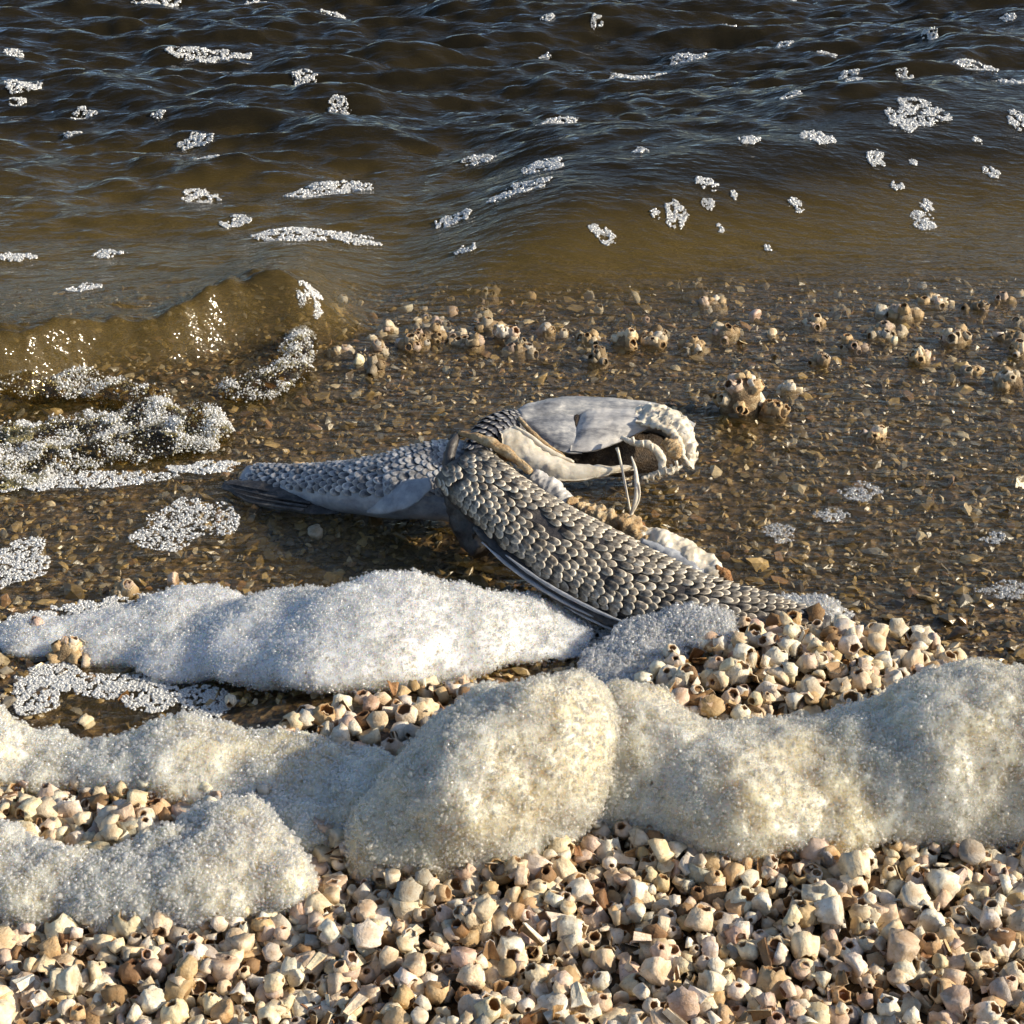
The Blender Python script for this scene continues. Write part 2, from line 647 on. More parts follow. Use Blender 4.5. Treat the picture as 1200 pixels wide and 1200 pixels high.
ys = np.concatenate([axis_pts([(-2, 0.2, 12), (0.2, 1.4, 260), (1.4, 3.0, 90)]), 3.0 * np.exp(np.linspace(0.05, math.log(120), 40))])
us = axis_pts([(-1, -0.6, 30), (-0.6, 0.6, 260), (0.6, 1, 30)])
us = np.concatenate([[-120, -30, -8, -2.5], us, [2.5, 8, 30, 120]])
X = us[None, :] * (0.35 + 0.38 * np.clip(ys, 0, 6))[:, None]
Yg = np.repeat(ys[:, None], len(us), 1)
V = np.stack([X, Yg, terrain(X, Yg)], -1).reshape(-1, 3)
beach = link('beach', mesh_np('beach', V, grid_faces(len(ys), len(us))), M['beach'])
tag(beach, 'brown wet silt and shell grit of the lake shore', None, None, 'structure')


# ------------------------------------------------------------------ water
def breaker(x, y):
    """a small curling wavelet that runs in from the left"""
    yc = 1.045 + 0.46 * (np.clip(x, -0.6, 0.2) + 0.36) + 0.010 * np.sin(x * 23) + 0.006 * np.sin(x * 61 + 1)
    amp = 0.050 * (1 - sstep(-0.185, -0.10, x)) * (0.84 + 0.16 * np.sin(x * 31 + 0.5))
    d = y - yc
    front = 1 - sstep(0.0, 0.036, -d)
    back = 0.75 * np.exp(-(np.clip(d, 0, None) / 0.13) ** 2) + 0.25 * np.exp(-(np.clip(d, 0, None) / 0.03) ** 2)
    prof = np.where(d < 0, front, back)
    turb = 1 + 0.16 * n2(x, y, 26, 34, 2, 71) + 0.10 * n2(x, y, 70, 60, 2, 73)
    return amp * prof * turb


def water_z(x, y):
    x = np.asarray(x, float)
    y = np.asarray(y, float)
    k = sstep(1.12, 1.75, y - 0.10 * x) * (1 - sstep(4, 8, y))
    xx = x + 0.25 * y
    # a low swell whose smooth near face leans toward the shore
    yc = 1.36 + 0.70 * np.clip(x - 0.03, -0.10, 0.6)
    d = y - yc
    sw = np.where(d < 0, 1 - sstep(0.0, 1.0, -d / (0.16 + 0.30 * np.clip(x + 0.06, 0, 0.6))), np.exp(-(d / 0.35) ** 2))
    on = sstep(-0.10, 0.06, x) * (1 - sstep(2.0, 3.0, y))
    face = on * (1 - sstep(-0.04, 0.06, d))
    w = 0.013 * n2(x + 0.12 * y, y, 3.0, 8.5, 2, 21) + 0.0135 * n2(xx, y, 8, 23, 2, 33) + 0.0062 * n2(xx * 1.1, y, 24, 64, 2, 41)
    rip = 0.0012 * n2(x, y, 34, 80, 2, 51) * sstep(0.78, 0.95, y)
    calm = 0.0004 * n2(x, y, 60, 90, 2, 61)
    return 0.0008 + 0.040 * sw * on * (1 + 0.12 * n2(x, y, 7, 9, 2, 83)) + k * w * (1 - 0.72 * face) * 1.15 + (1 - 0.3 * k) * (rip + calm) * (1 - sstep(4, 8, y)) + breaker(x, y)


ys = np.concatenate([axis_pts([(0.58, 1.10, 230), (1.10, 1.40, 130), (1.4, 2.6, 230)]), 2.6 * np.exp(np.linspace(0.03, math.log(150), 60))])
us = axis_pts([(-1.1, -0.62, 30), (-0.62, 0.62, 380), (0.62, 1.1, 30)])
us = np.concatenate([[-120, -30, -8, -2.5, -1.5], us, [1.5, 2.5, 8, 30, 120]])
X = us[None, :] * (0.28 + 0.32 * np.clip(ys, 0, 6))[:, None]
Yg = np.repeat(ys[:, None], len(us), 1)
wz = water_z(X, Yg)
V = np.stack([X, Yg, wz], -1).reshape(-1, 3)
water = link('water', mesh_np('water', V, grid_faces(len(ys), len(us)), True, {'depth': np.clip(wz - terrain(X, Yg), 0, 1).ravel()}), M['water'])
tag(water, 'rippled olive brown lake water running up the shore', None, None, 'structure')


# ------------------------------------------------------------------ foam banks
def remesh(V, F, voxel):
    me = mesh_np('tmp', V, F)
    o = bpy.data.objects.new('tmp', me)
    C.objects.link(o)
    m = o.modifiers.new('r', 'REMESH')
    m.mode = 'VOXEL'
    m.voxel_size = voxel
    dg = bpy.context.evaluated_depsgraph_get()
    dg.update()
    ev = o.evaluated_get(dg)
    em = ev.to_mesh()
    n = len(em.vertices)
    co = np.empty(n * 3, np.float32)
    em.vertices.foreach_get('co', co)
    co = co.reshape(-1, 3).astype(float)
    quads = np.array([p.vertices[:] for p in em.polygons], np.int32)
    ev.to_mesh_clear()
    bpy.data.objects.remove(o)
    bpy.data.meshes.remove(me)
    return co, quads


def vert_normals(V, Q):
    a, b, c, d = (V[Q[:, i]] for i in range(4))
    fn = np.cross(c - a, d - b)
    N = np.zeros_like(V)
    for i in range(4):
        np.add.at(N, Q[:, i], fn)
    N /= np.linalg.norm(N, axis=1, keepdims=True) + 1e-12
    return N, fn


def smooth_v(V, Q, it):
    for _ in range(it):
        S = np.zeros_like(V)
        cnt = np.zeros(len(V))
        for i in range(4):
            for j in ((i + 1) % 4, (i + 3) % 4):
                np.add.at(S, Q[:, i], V[Q[:, j]])
                np.add.at(cnt, Q[:, i], 1)
        V = V * 0.4 + 0.6 * S / cnt[:, None]
    return V


def blob_parts(items):
    """items: (px, py_bottom, half_width_px, height m, depth m) -> joined ellipsoids standing on the beach"""
    Vs, Fs, off = [], [], 0
    for px, pb, hw, h, d in items:
        g = G(px, pb)
        mm = project(g)[2] / FPX
        c = g + np.array([0, d / 2, h * 0.30])
        for q in range(4):
            k = 1.0 if q == 0 else RNG.uniform(0.45, 0.75)
            j = np.zeros(3) if q == 0 else RNG.uniform(-0.6, 0.6, 3) * np.array([hw * mm, d / 2, h * 0.45])
            Vv = ICO3_V * np.array([hw * mm * 1.12, d / 2, h * 0.70]) * k + c + j
            Vs.append(Vv)
            Fs.append(ICO3_F + off)
            off += len(Vv)
    return np.concatenate(Vs), np.concatenate(Fs)


def foam_bank(items, material, bub_mat, label, cat, group, voxel=0.0022, lump=0.006, nb=9000, br=(0.00028, 0.0009), seed=1, lace=0.0, it=14):
    V, F = blob_parts(items)
    V, Q = remesh(V, F, voxel)
    V = smooth_v(V, Q, it)
    N, _ = vert_normals(V, Q)
    d = lump * 0.9 * fbm(V * 20, 3, seed) + lump * 0.55 * fbm(V * 80, 3, seed + 5) + lump * 0.30 * fbm(V * 230, 3, seed + 9)
    V = V + N * d[:, None]
    # drop what lies well under the beach
    tz = terrain(V[:, 0], V[:, 1])
    keep = (V[:, 2] > tz - 0.006)
    kf = keep[Q].any(1)
    Q2 = Q[kf]
    used = np.unique(Q2)
    re = np.full(len(V), -1)
    re[used] = np.arange(len(used))
    V2 = V[used]
    Q2 = re[Q2]
    base = V2.copy()
    cen = np.array([V2[:, 0].mean(), V2[:, 1].mean(), 0.0])
    root = empty('foam_bank', cen)
    tag(root, label, cat, group)
    link('foam_body', mesh_np('foam_body', V2 - cen, Q2), material, root)
    N2, fn = vert_normals(V2, Q2)
    area = np.linalg.norm(fn, axis=1)
    cf = V2[Q2].mean(1)
    fnn = fn / (area[:, None] + 1e-12)
    view = np.array([0, 0, CAM_H]) - cf
    w = area * (0.25 + np.clip((fnn * view).sum(1), 0, None) > 0.25)
    w = w * (cf[:, 2] > terrain(cf[:, 0], cf[:, 1]))
    w = w / w.sum()
    idx = RNG.choice(len(Q2), nb, p=w)
    uv = RNG.random((nb, 2))
    q = V2[Q2[idx]]
    P = (q[:, 0] * (1 - uv[:, :1]) + q[:, 1] * uv[:, :1]) * (1 - uv[:, 1:]) + (q[:, 3] * (1 - uv[:, :1]) + q[:, 2] * uv[:, :1]) * uv[:, 1:]
    R = br[0] + (br[1] - br[0]) * RNG.random(nb) ** 2.6
    R = np.where(RNG.random(nb) < 0.05, R * 0.5 + RNG.uniform(0.0006, 0.0013, nb), R)
    A, B, NN = basis(fnn[idx] + RNG.normal(0, 0.15, (nb, 3)))
    P = P + NN * (R * RNG.uniform(-0.3, 0.5, nb) + 0.0016 * (RNG.random(nb) ** 3))[:, None]
    bv, bf = stamp(HEMI_V, HEMI_F, P - cen, A, B, NN, np.repeat(R[:, None], 3, 1))
    bo = link('bubbles', mesh_np('bubbles', bv, bf), bub_mat, root)
    bo['kind'] = 'stuff'
    return root


foam_bank([(500, 1045, 75, 0.044, 0.060), (560, 1040, 95, 0.058, 0.075), (630, 1015, 85, 0.062, 0.080), (680, 995, 55, 0.055, 0.085), (450, 1040, 45, 0.028, 0.04),
           (600, 1000, 100, 0.055, 0.08), (705, 965, 50, 0.042, 0.06)],
          M['foam_cream'], M['bub_cream'], 'tall rounded cream foam mound standing on the shells in the middle of the foam line', 'foam', 'foam banks along the shore', nb=20000, seed=3, it=22)
foam_bank([(750, 990, 70, 0.040, 0.070), (790, 1000, 70, 0.036, 0.070), (870, 1030, 85, 0.036, 0.085), (950, 1015, 90, 0.036, 0.080), (1040, 1005, 85, 0.042, 0.085), (1110, 1010, 70, 0.054, 0.095),
           (1160, 1005, 80, 0.056, 0.10), (1250, 1010, 110, 0.056, 0.10), (1360, 1010, 110, 0.055, 0.09), (1150, 970, 60, 0.056, 0.08), (760, 960, 60, 0.035, 0.07), (735, 950, 55, 0.040, 0.06), (720, 930, 50, 0.036, 0.05)],
          M['foam_cream'], M['bub_cream'], 'long thick cream foam roll with a high hump, behind the shell bank', 'foam', 'foam banks along the shore', nb=32000, seed=8, it=44)
foam_bank([(-60, 1085, 100, 0.022, 0.05), (40, 1098, 80, 0.021, 0.045), (140, 1108, 80, 0.022, 0.046), (230, 1105, 85, 0.027, 0.055), (300, 1088, 50, 0.024, 0.05),
           (340, 1080, 25, 0.012, 0.03), (265, 1040, 55, 0.026, 0.04)],
          M['foam_cream'], M['bub_foam'], 'low lumpy grey-cream foam lobe with ragged end, lapping over the shell bank', 'foam', 'foam banks along the shore', nb=18000, seed=13, it=20)
foam_bank([(40, 940, 60, 0.016, 0.045), (130, 945, 80, 0.017, 0.045), (230, 955, 70, 0.018, 0.055), (310, 985, 75, 0.017, 0.07), (380, 1005, 75, 0.014, 0.075), (430, 1000, 45, 0.022, 0.06), (330, 1030, 50, 0.016, 0.05), (-60, 950, 70, 0.02, 0.06)],
          M['foam_cream'], M['bub_foam'], 'sunken band of dirty white foam between two shell heaps and the tall mound', 'foam', 'foam banks along the shore', nb=16000, seed=17, it=20)
foam_bank([(130, 790, 90, 0.014, 0.055), (230, 800, 90, 0.016, 0.075), (330, 812, 100, 0.022, 0.085), (430, 816, 100, 0.025, 0.09), (520, 808, 90, 0.023, 0.085), (600, 790, 70, 0.014, 0.07), (50, 780, 70, 0.010, 0.045),
           (655, 775, 50, 0.007, 0.05)],
          M['foam_white'], M['bub_foam'], 'broad white foam cushion floating in the shadow side of the folded fish', 'foam', 'foam banks along the shore', nb=24000, br=(0.00028, 0.0008), lump=0.0035, seed=23, it=34)
foam_bank([(720, 812, 40, 0.006, 0.04), (765, 792, 45, 0.010, 0.05), (820, 770, 45, 0.013, 0.045), (880, 748, 45, 0.013, 0.03), (940, 736, 45, 0.009, 0.025)],
          M['foam_white'], M['bub_foam'], 'thin bluish white foam heaped over the tail end of the folded fish', 'foam', 'foam banks along the shore', nb=12000, br=(0.0003, 0.0011), lump=0.004, seed=29)


# ------------------------------------------------------------------ foam patches floating on the water
def foam_patch(px, py, hw, hh, label, group, rot=0.0, dens=1.0, mat_=None):
    # find the water surface under this pixel
    z = 0.0
    for _ in range(9):
        p = PZ(px, py, z)
        z = 0.5 * z + 0.5 * max(float(water_z(p[0], p[1])), float(terrain(p[0], p[1])))
    c = PZ(px, py, z)
    dep = project(c)[2]
    mm = dep / FPX
    d = ray(px, py)
    sl = -d[2] / np.linalg.norm(d)
    rx, ry = hw * mm, hh * mm / max(sl, 0.15)
    r0 = max(0.0004, mm * 0.8)
    n = int(min(3600, max(10, 1.35 * dens * rx * ry * math.pi / (r0 * r0 * 3.2))))
    sd = int(px * 7 + py)
    m = n * 5
    a = RNG.random(m) * 2 * math.pi
    q = np.sqrt(RNG.random(m))
    x, y = rx * q * np.cos(a), ry * q * np.sin(a)
    lim = 0.80 + 0.45 * vnoise(np.stack([np.cos(a) * 1.6, np.sin(a) * 1.6, np.full(m, sd * 0.71)], -1), 3)
    hole = fbm(np.stack([x / r0 / 7.0, y / r0 / 7.0, np.full(m, sd * 0.37)], -1), 2, 5)
    ok = (q < lim) & (hole > -0.20)
    cr, sr = math.cos(rot), math.sin(rot)
    pts = np.stack([x * cr - y * sr, x * sr + y * cr], -1)[ok][:n]
    if len(pts) < 4:
        pts = np.array([(rx * 0.2 * i, 0) for i in range(4)])
    n = len(pts)
    xy = pts + c[:2]
    wz = np.maximum(water_z(xy[:, 0], xy[:, 1]), terrain(xy[:, 0], xy[:, 1]) - 0.002)
    R = r0 * (0.55 + 1.6 * RNG.random(n) ** 4.5)
    P = np.concatenate([xy, (wz + R * RNG.uniform(0.0, 0.6, n) + r0 * 1.6 * RNG.random(n) ** 2)[:, None]], 1)
    A, B, NN = basis(np.array([[0, 0, 1.0]]) + RNG.normal(0, 0.12, (n, 3)))
    v, f = stamp(HEMI_FINE_V if hw > 1e9 else HEMI_V, HEMI_F, P - c, A, B, NN, R[:, None] * np.array([[1.15, 1.15, 0.6]]))
    o = link('foam_patch', mesh_np('foam_patch', v, f), mat_ or M['bub_white'])
    o.location = c
    return tag(o, label, 'foam', group)


FAR = [(245, 65, 50, 9), (355, 90, 20, 8), (25, 100, 26, 9), (20, 117, 12, 6), (395, 18, 22, 6), (185, 3, 36, 5), (398, 124, 16, 8), (95, 138, 20, 6), (187, 133, 12, 4),
       (230, 165, 26, 10), (238, 188, 22, 7), (82, 157, 14, 4), (235, 230, 28, 9), (385, 220, 58, 14), (275, 262, 26, 9), (380, 275, 85, 17), (530, 260, 28, 12), (545, 292, 14, 8),
       (20, 302, 26, 8), (125, 298, 25, 6), (100, 338, 24, 9), (605, 225, 48, 13), (635, 195, 32, 15), (655, 143, 28, 7), (745, 92, 38, 10), (805, 70, 30, 8), (15, 62, 16, 5),
       (560, 190, 24, 6), (300, 5, 20, 4), (855, 32, 12, 4), (1000, 97, 13, 5), (995, 86, 16, 6), (970, 65, 14, 5), (928, 115, 16, 6), (920, 52, 14, 5), (1140, 79, 34, 7), (1090, 42, 10, 6),
       (1185, 97, 18, 7), (1190, 143, 14, 11), (1180, 22, 10, 5), (930, 4, 16, 4), (750, 177, 12, 7), (640, 70, 10, 4), (1060, 88, 12, 4), (700, 22, 8, 4), (642, 22, 10, 4)]
CALM = [(793, 252, 17, 13), (828, 215, 14, 9), (830, 240, 10, 6), (768, 250, 7, 5), (880, 165, 17, 8), (960, 162, 23, 11), (932, 241, 12, 7), (1025, 186, 14, 9), (1082, 260, 15, 12),
        (1086, 241, 11, 7), (1160, 202, 12, 7), (1052, 219, 11, 5), (860, 228, 6, 5), (843, 268, 6, 5), (900, 292, 6, 4), (1070, 190, 6, 5), (1145, 165, 6, 4)]
for a in FAR:
    big = a[2] >= 45
    a = (a[0], a[1], a[2], a[3] * 0.62)
    ar = a[2] / a[3]
    look = ('long drifting strip' if big else 'tiny fleck' if a[2] < 11 else 'small tuft' if a[2] < 15 else 'thin streak' if ar > 6 else 'oval patch' if a[2] < 22 else 'broad patch' if ar < 4.6 else 'drawn-out patch')
    foam_patch(*a, look + ' of white bubble foam riding the ripples of the dark open water', 'foam drifting on the rippled water')
for a in CALM:
    a = (a[0], a[1], a[2], a[3] * 0.75)
    look = 'tiny cluster' if a[2] < 8 else 'little clump' if a[2] < 12.5 else 'rounded raft'
    foam_patch(*a, look + ' of bubbles on the smooth olive water near the shore', 'bubble rafts on the smooth olive water')
foam_patch(1072, 134, 43, 17, 'largest rounded white foam raft floating on the smooth olive water', 'bubble rafts on the smooth olive water')
foam_patch(708, 276, 24, 5, 'slanting narrow raft of bubbles floating just off the gravel', 'bubble rafts on the smooth olive water', rot=-0.9)
foam_patch(212, 615, 68, 34, 'lacy foam sheet on shallow water beside the sunken tail fin', 'lacy foam on the wet gravel', dens=1.0)
foam_patch(30, 662, 44, 34, 'lacy foam sheet on wet gravel beside the white foam cushion', 'lacy foam on the wet gravel', dens=1.0)
for a in [(1010, 576, 30, 13), (970, 604, 26, 10), (910, 626, 27, 12), (1165, 632, 22, 8), (1185, 692, 44, 11)]:
    foam_patch(*a, 'faint film of tiny bubbles on the thin water over the gravel', 'bubble films over the gravel', dens=0.55, mat_=M['bub_clear'])
foam_patch(965, 722, 50, 14, 'lacy bubble film between the fish tail and the shell heap', 'lacy foam on the wet gravel', dens=0.9)
foam_patch(40, 815, 45, 30, 'lacy grey foam over the dark pool behind the foam line', 'lacy foam on the wet gravel', dens=0.8)
foam_patch(20, 880, 40, 22, 'flat bluish foam scum at the edge of the dark pool', 'lacy foam on the wet gravel', dens=1.1)


for a in [(130, 805, 70, 18), (210, 818, 70, 18), (290, 828, 70, 18), (370, 834, 70, 18), (450, 834, 66, 18), (530, 826, 60, 20), (600, 810, 60, 22), (650, 795, 50, 26), (690, 778, 40, 30), (110, 712, 60, 12), (40, 732, 50, 18),
          (700, 745, 40, 18), (730, 765, 40, 22), (730, 800, 40, 20), (60, 795, 50, 20), (170, 705, 50, 10), (660, 745, 36, 16)]:
    where = 'on its rear edge towards the gravel' if a[1] < 740 and a[0] < 400 else 'beside the folded fish' if a[0] > 640 else 'on its front edge facing the shells'
    foam_patch(*a, 'ragged lacy bubble fringe of the white foam cushion ' + where, 'lacy fringe of the white foam cushion', dens=1.0)


# ------------------------------------------------------------------ the churned toe of the wavelet
def splash(items, label, nb, extra=()):
    Vs, Fs, off = [], [], 0
    cs = []
    for px, py, rx, ry, rz in items:
        z = 0.0
        for _ in range(14):
            p = PZ(px, py, z)
            z = 0.6 * z + 0.4 * (float(water_z(p[0], p[1])) + rz * 0.3)
        c = PZ(px, py, z)
        cs.append((c, rx, ry, rz))
        Vs.append(ICO3_V * np.array([rx, ry, rz]) + c)
        Fs.append(ICO3_F + off)
        off += len(ICO3_V)
    V, Q = remesh(np.concatenate(Vs), np.concatenate(Fs), 0.0022)
    V = smooth_v(V, Q, 2)
    N, fn = vert_normals(V, Q)
    V = V + N * (0.0035 * fbm(V * 90, 3, nb % 13))[:, None]
    N, fn = vert_normals(V, Q)
    cen = V.mean(0)
    cen[2] = 0
    root = empty('splash', cen)
    tag(root, label, 'splash', 'churned water at the foot of the wavelet')
    link('water_lobe', mesh_np('water_lobe', V - cen, Q), M['glassy'], root)
    area = np.linalg.norm(fn, axis=1)
    cf = V[Q].mean(1)
    fnn = fn / (area[:, None] + 1e-12)
    w = area * (fnn[:, 2] > -0.1) * (0.06 + sstep(-0.02, 0.22, fbm(cf * 75, 3, 4)))
    nb = int(nb * 1.7)
    idx = RNG.choice(len(Q), nb, p=w / w.sum())
    P = cf[idx] + RNG.normal(0, 0.0012, (nb, 3))
    R = 0.00022 + 0.0008 * RNG.random(nb) ** 4.5
    A, B, NN = basis(fnn[idx] + RNG.normal(0, 0.2, (nb, 3)))
    v, f = stamp(HEMI_V, HEMI_F, P - cen, A, B, NN, np.repeat(R[:, None], 3, 1))
    bo = link('bubbles', mesh_np('bubbles', v, f), M['bub_white'], root)
    bo['kind'] = 'stuff'
    return root


def mat_glassy():
    t = NT('glassy_water_lobe')
    p = t.pos()
    nb = t.bump(t.noise(p, 160, 3), 0.5, 0.002)
    tr = t.n('ShaderNodeBsdfTransparent')
    tr.inputs[0].default_value = (0.72, 0.66, 0.45, 1)
    gl = t.n('ShaderNodeBsdfGlossy')
    gl.inputs['Roughness'].default_value = 0.05
    t.l(nb, gl.inputs['Normal'])
    mx = t.n('ShaderNodeMixShader')
    t.l(t.fresnel(nb, 0.04), mx.inputs[0])
    t.l(tr.outputs[0], mx.inputs[1])
    t.l(gl.outputs[0], mx.inputs[2])
    return t.done(mx)


M['glassy'] = mat_glassy()
splash([(238, 497, 0.015, 0.012, 0.014), (222, 505, 0.014, 0.012, 0.010), (255, 508, 0.010, 0.010, 0.008)], 'glassy dome of splashing water with bubbles beside the fish tail', 1800)
band = []
rb = random.Random(5)
for k in range(26):
    q = k / 25
    band.append((-10 + 225 * q, 545 - 42 * q + rb.uniform(-26, 18), rb.uniform(0.014, 0.034), rb.uniform(0.010, 0.018), rb.uniform(0.004, 0.010)))
splash(band, 'long glassy band of collapsing wavelet water edged with bubbles', 9000)
band = [(20, 452, 0.022, 0.012, 0.010), (60, 460, 0.022, 0.012, 0.010), (95, 452, 0.02, 0.012, 0.011), (135, 462, 0.02, 0.012, 0.010), (170, 470, 0.018, 0.012, 0.010)]
splash(band, 'ragged line of bubbles thrown up against the wavelet face', 2200)
splash([(290, 458, 0.022, 0.012, 0.008), (318, 448, 0.018, 0.014, 0.010), (340, 438, 0.014, 0.014, 0.011), (348, 420, 0.012, 0.022, 0.010), (352, 402, 0.012, 0.020, 0.007)],
       'bubbly tongue of water at the end of the wavelet', 2600)
for a in [(120, 562, 110, 13), (30, 566, 40, 12), (362, 372, 20, 9), (240, 548, 45, 9), (20, 505, 26, 14)]:
    foam_patch(*a, 'bright bubbly foam edge at the foot of the breaking wavelet', 'churned water at the foot of the wavelet', dens=1.5)


# ------------------------------------------------------------------ barnacle shells
def barnacle(seed, segs=16, tall=1.0, mouth=0.5, lean=0.0, lite=False):
    r = random.Random(seed)
    ph = r.random() * 6.28
    lobes = r.choice([5, 6, 6])
    outer = [(1.0, 0.0), (0.98, 0.3), (0.84, 0.68), (mouth + 0.13, 1.0)] if not lite else [(1.0, 0.0), (0.93, 0.5), (mouth + 0.13, 1.0)]
    inner = [(mouth - 0.02, 0.96), (mouth + 0.08, 0.6), (mouth, 0.2)] if not lite else [(mouth - 0.02, 0.94), (mouth + 0.03, 0.3)]
    jag = [r.uniform(-0.08, 0.08) for _ in range(segs)]
    rr = [1 + r.uniform(-0.09, 0.09) for _ in range(segs)]
    sx, sy = r.uniform(0.85, 1.1), r.uniform(0.85, 1.1)
    V, F, I = [], [], []
    for ri, (q, z) in enumerate(outer + inner):
        inn = ri >= len(outer)
        for s in range(segs):
            a = 2 * math.pi * s / segs
            lob = 1 + (0.11 if not inn else 0.03) * math.cos(lobes * a + ph) + (0.04 if s % 2 else -0.02) * (not inn)
            k = q * lob * (rr[s] if not inn else 1)
            top = jag[s] * (z > 0.9)
            V.append((k * sx * math.cos(a) * 0.5 + lean * z * 0.5, k * sy * math.sin(a) * 0.5, (z + top - 0.5) * tall * 0.5))
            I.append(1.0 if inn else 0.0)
    nr = len(outer) + len(inner)
    for ri in range(nr - 1):
        for s in range(segs):
            F.append((ri * segs + s, ri * segs + (s + 1) % segs, (ri + 1) * segs + (s + 1) % segs, (ri + 1) * segs + s))
    V.append((lean * 0.1, 0, (0.15 - 0.5) * tall * 0.5))
    I.append(1.0)
    V.append((0, 0, (0.12 - 0.5) * tall * 0.5))
    I.append(0.6)
    for s in range(segs):
        F.append(((nr - 1) * segs + s, (nr - 1) * segs + (s + 1) % segs, len(V) - 2))
        F.append(((s + 1) % segs, s, len(V) - 1))
    return np.array(V), tris(F), np.array(I)


def shard(seed):
    """a loose wall plate: a curved, ribbed, roughly triangular piece"""
    r = random.Random(seed)
    nu, nv = 5, 4
    V, F, I = [], [], []
    for side in (0, 1):
        for j in range(nv):
            v = j / (nv - 1)
            for i in range(nu):
                u = i / (nu - 1) - 0.5
                w = 0.75 * (1 - 0.55 * v) + 0.05 * r.uniform(-1, 1)
                z = 0.16 * (1 - (u * 2) ** 2) + 0.03 * math.cos(i * math.pi) + 0.10 * v
                V.append((u * w, (v - 0.5) * 0.9, z - side * 0.06))
                I.append(float(side))
    off = nu * nv
    for j in range(nv - 1):
        for i in range(nu - 1):
            a = j * nu + i
            F.append((a, a + 1, a + nu + 1, a + nu))
            F.append((off + a, off + a + nu, off + a + nu + 1, off + a + 1))
    edge = [i for i in range(nu)] + [j * nu + nu - 1 for j in range(1, nv)] + [(nv - 1) * nu + i for i in range(nu - 2, -1, -1)] + [j * nu for j in range(nv - 2, 0, -1)]
    for k in range(len(edge)):
        a, b = edge[k], edge[(k + 1) % len(edge)]
        F.append((a, off + a, off + b, b))
    return np.array(V), tris(F), np.array(I)


SHAPE_WORD = {}
SHAPES = []   # (kind, hi mesh data, lite)
for k in range(9):
    rr = random.Random(100 + k)
    tall, mouth, lean = rr.uniform(0.95, 1.75), [0.62, 0.46, 0.3, 0.54, 0.24, 0.5, 0.36, 0.58, 0.42][k], rr.uniform(-0.25, 0.25)
    SHAPE_WORD[k] = ('tall ' if tall > 1.45 else 'squat ' if tall < 1.2 else '') + ('wide-mouthed ' if mouth > 0.52 else 'narrow-mouthed ' if mouth < 0.4 else '')
    SHAPES.append(('cone', barnacle(200 + k, 16, tall, mouth, lean), barnacle(200 + k, 12, tall, mouth, lean, True)))
for k in range(3):
    s_ = shard(300 + k)
    SHAPES.append(('plate', s_, s_))
SHELL_ME = [mesh_np('barnacle_shell', hi[0], hi[1], kd != 'plate', {'inner': hi[2]}) for q, (kd, hi, lo) in enumerate(SHAPES)]
for me in SHELL_ME:
    me.materials.append(M['shell'])

TONES = [('white', (0.84, 0.80, 0.72)), ('cream', (0.80, 0.71, 0.55)), ('pinkish', (0.72, 0.59, 0.50)), ('tan', (0.60, 0.46, 0.28)), ('brown', (0.28, 0.18, 0.10)), ('grey', (0.46, 0.44, 0.41))]
TONE_P = [0.34, 0.33, 0.13, 0.11, 0.05, 0.04]


def rand_rot():
    r = random.random()
    if r < 0.34:
        pose = 'mouth up'
        e = Matrix.Rotation(random.uniform(-0.5, 0.5), 3, 'X') @ Matrix.Rotation(random.uniform(-0.5, 0.5), 3, 'Y')
    elif r < 0.80:
        pose = 'on its side'
        e = Matrix.Rotation(random.uniform(0, 6.28), 3, 'Z') @ Matrix.Rotation(random.uniform(1.0, 2.1), 3, 'X')
    else:
        pose = 'mouth down'
        e = Matrix.Rotation(math.pi + random.uniform(-0.6, 0.6), 3, 'X') @ Matrix.Rotation(random.uniform(-0.5, 0.5), 3, 'Y')
    return pose, Matrix.Rotation(random.uniform(0, 6.28), 3, 'Z') @ e @ Matrix.Rotation(random.uniform(0, 6.28), 3, 'Z')


SH = []   # dicts


def add_shell(x, y, lift, size, zone):
    k = random.choices(range(12), [1.0] * 9 + [0.8] * 3)[0]
    pose, R = rand_rot()
    if SHAPES[k][0] == 'plate':
        pose = ''
    ti = random.choices(range(6), TONE_P)[0]
    j = random.uniform(0.86, 1.1)
    col = [min(0.86, c * j * random.uniform(0.96, 1.04)) for c in TONES[ti][1]]
    SH.append(dict(p=(x, y, size * 0.30 + lift), k=k, R=R, s=size, tone=ti, col=col, pose=pose, zone=zone, lift=lift))


def pin(px, py, poly):
    c = False
    n = len(poly)
    for i in range(n):
        x1, y1 = poly[i]
        x2, y2 = poly[(i + 1) % n]
        if (y1 > py) != (y2 > py) and px < (x2 - x1) * (py - y1) / (y2 - y1) + x1:
            c = not c
    return c


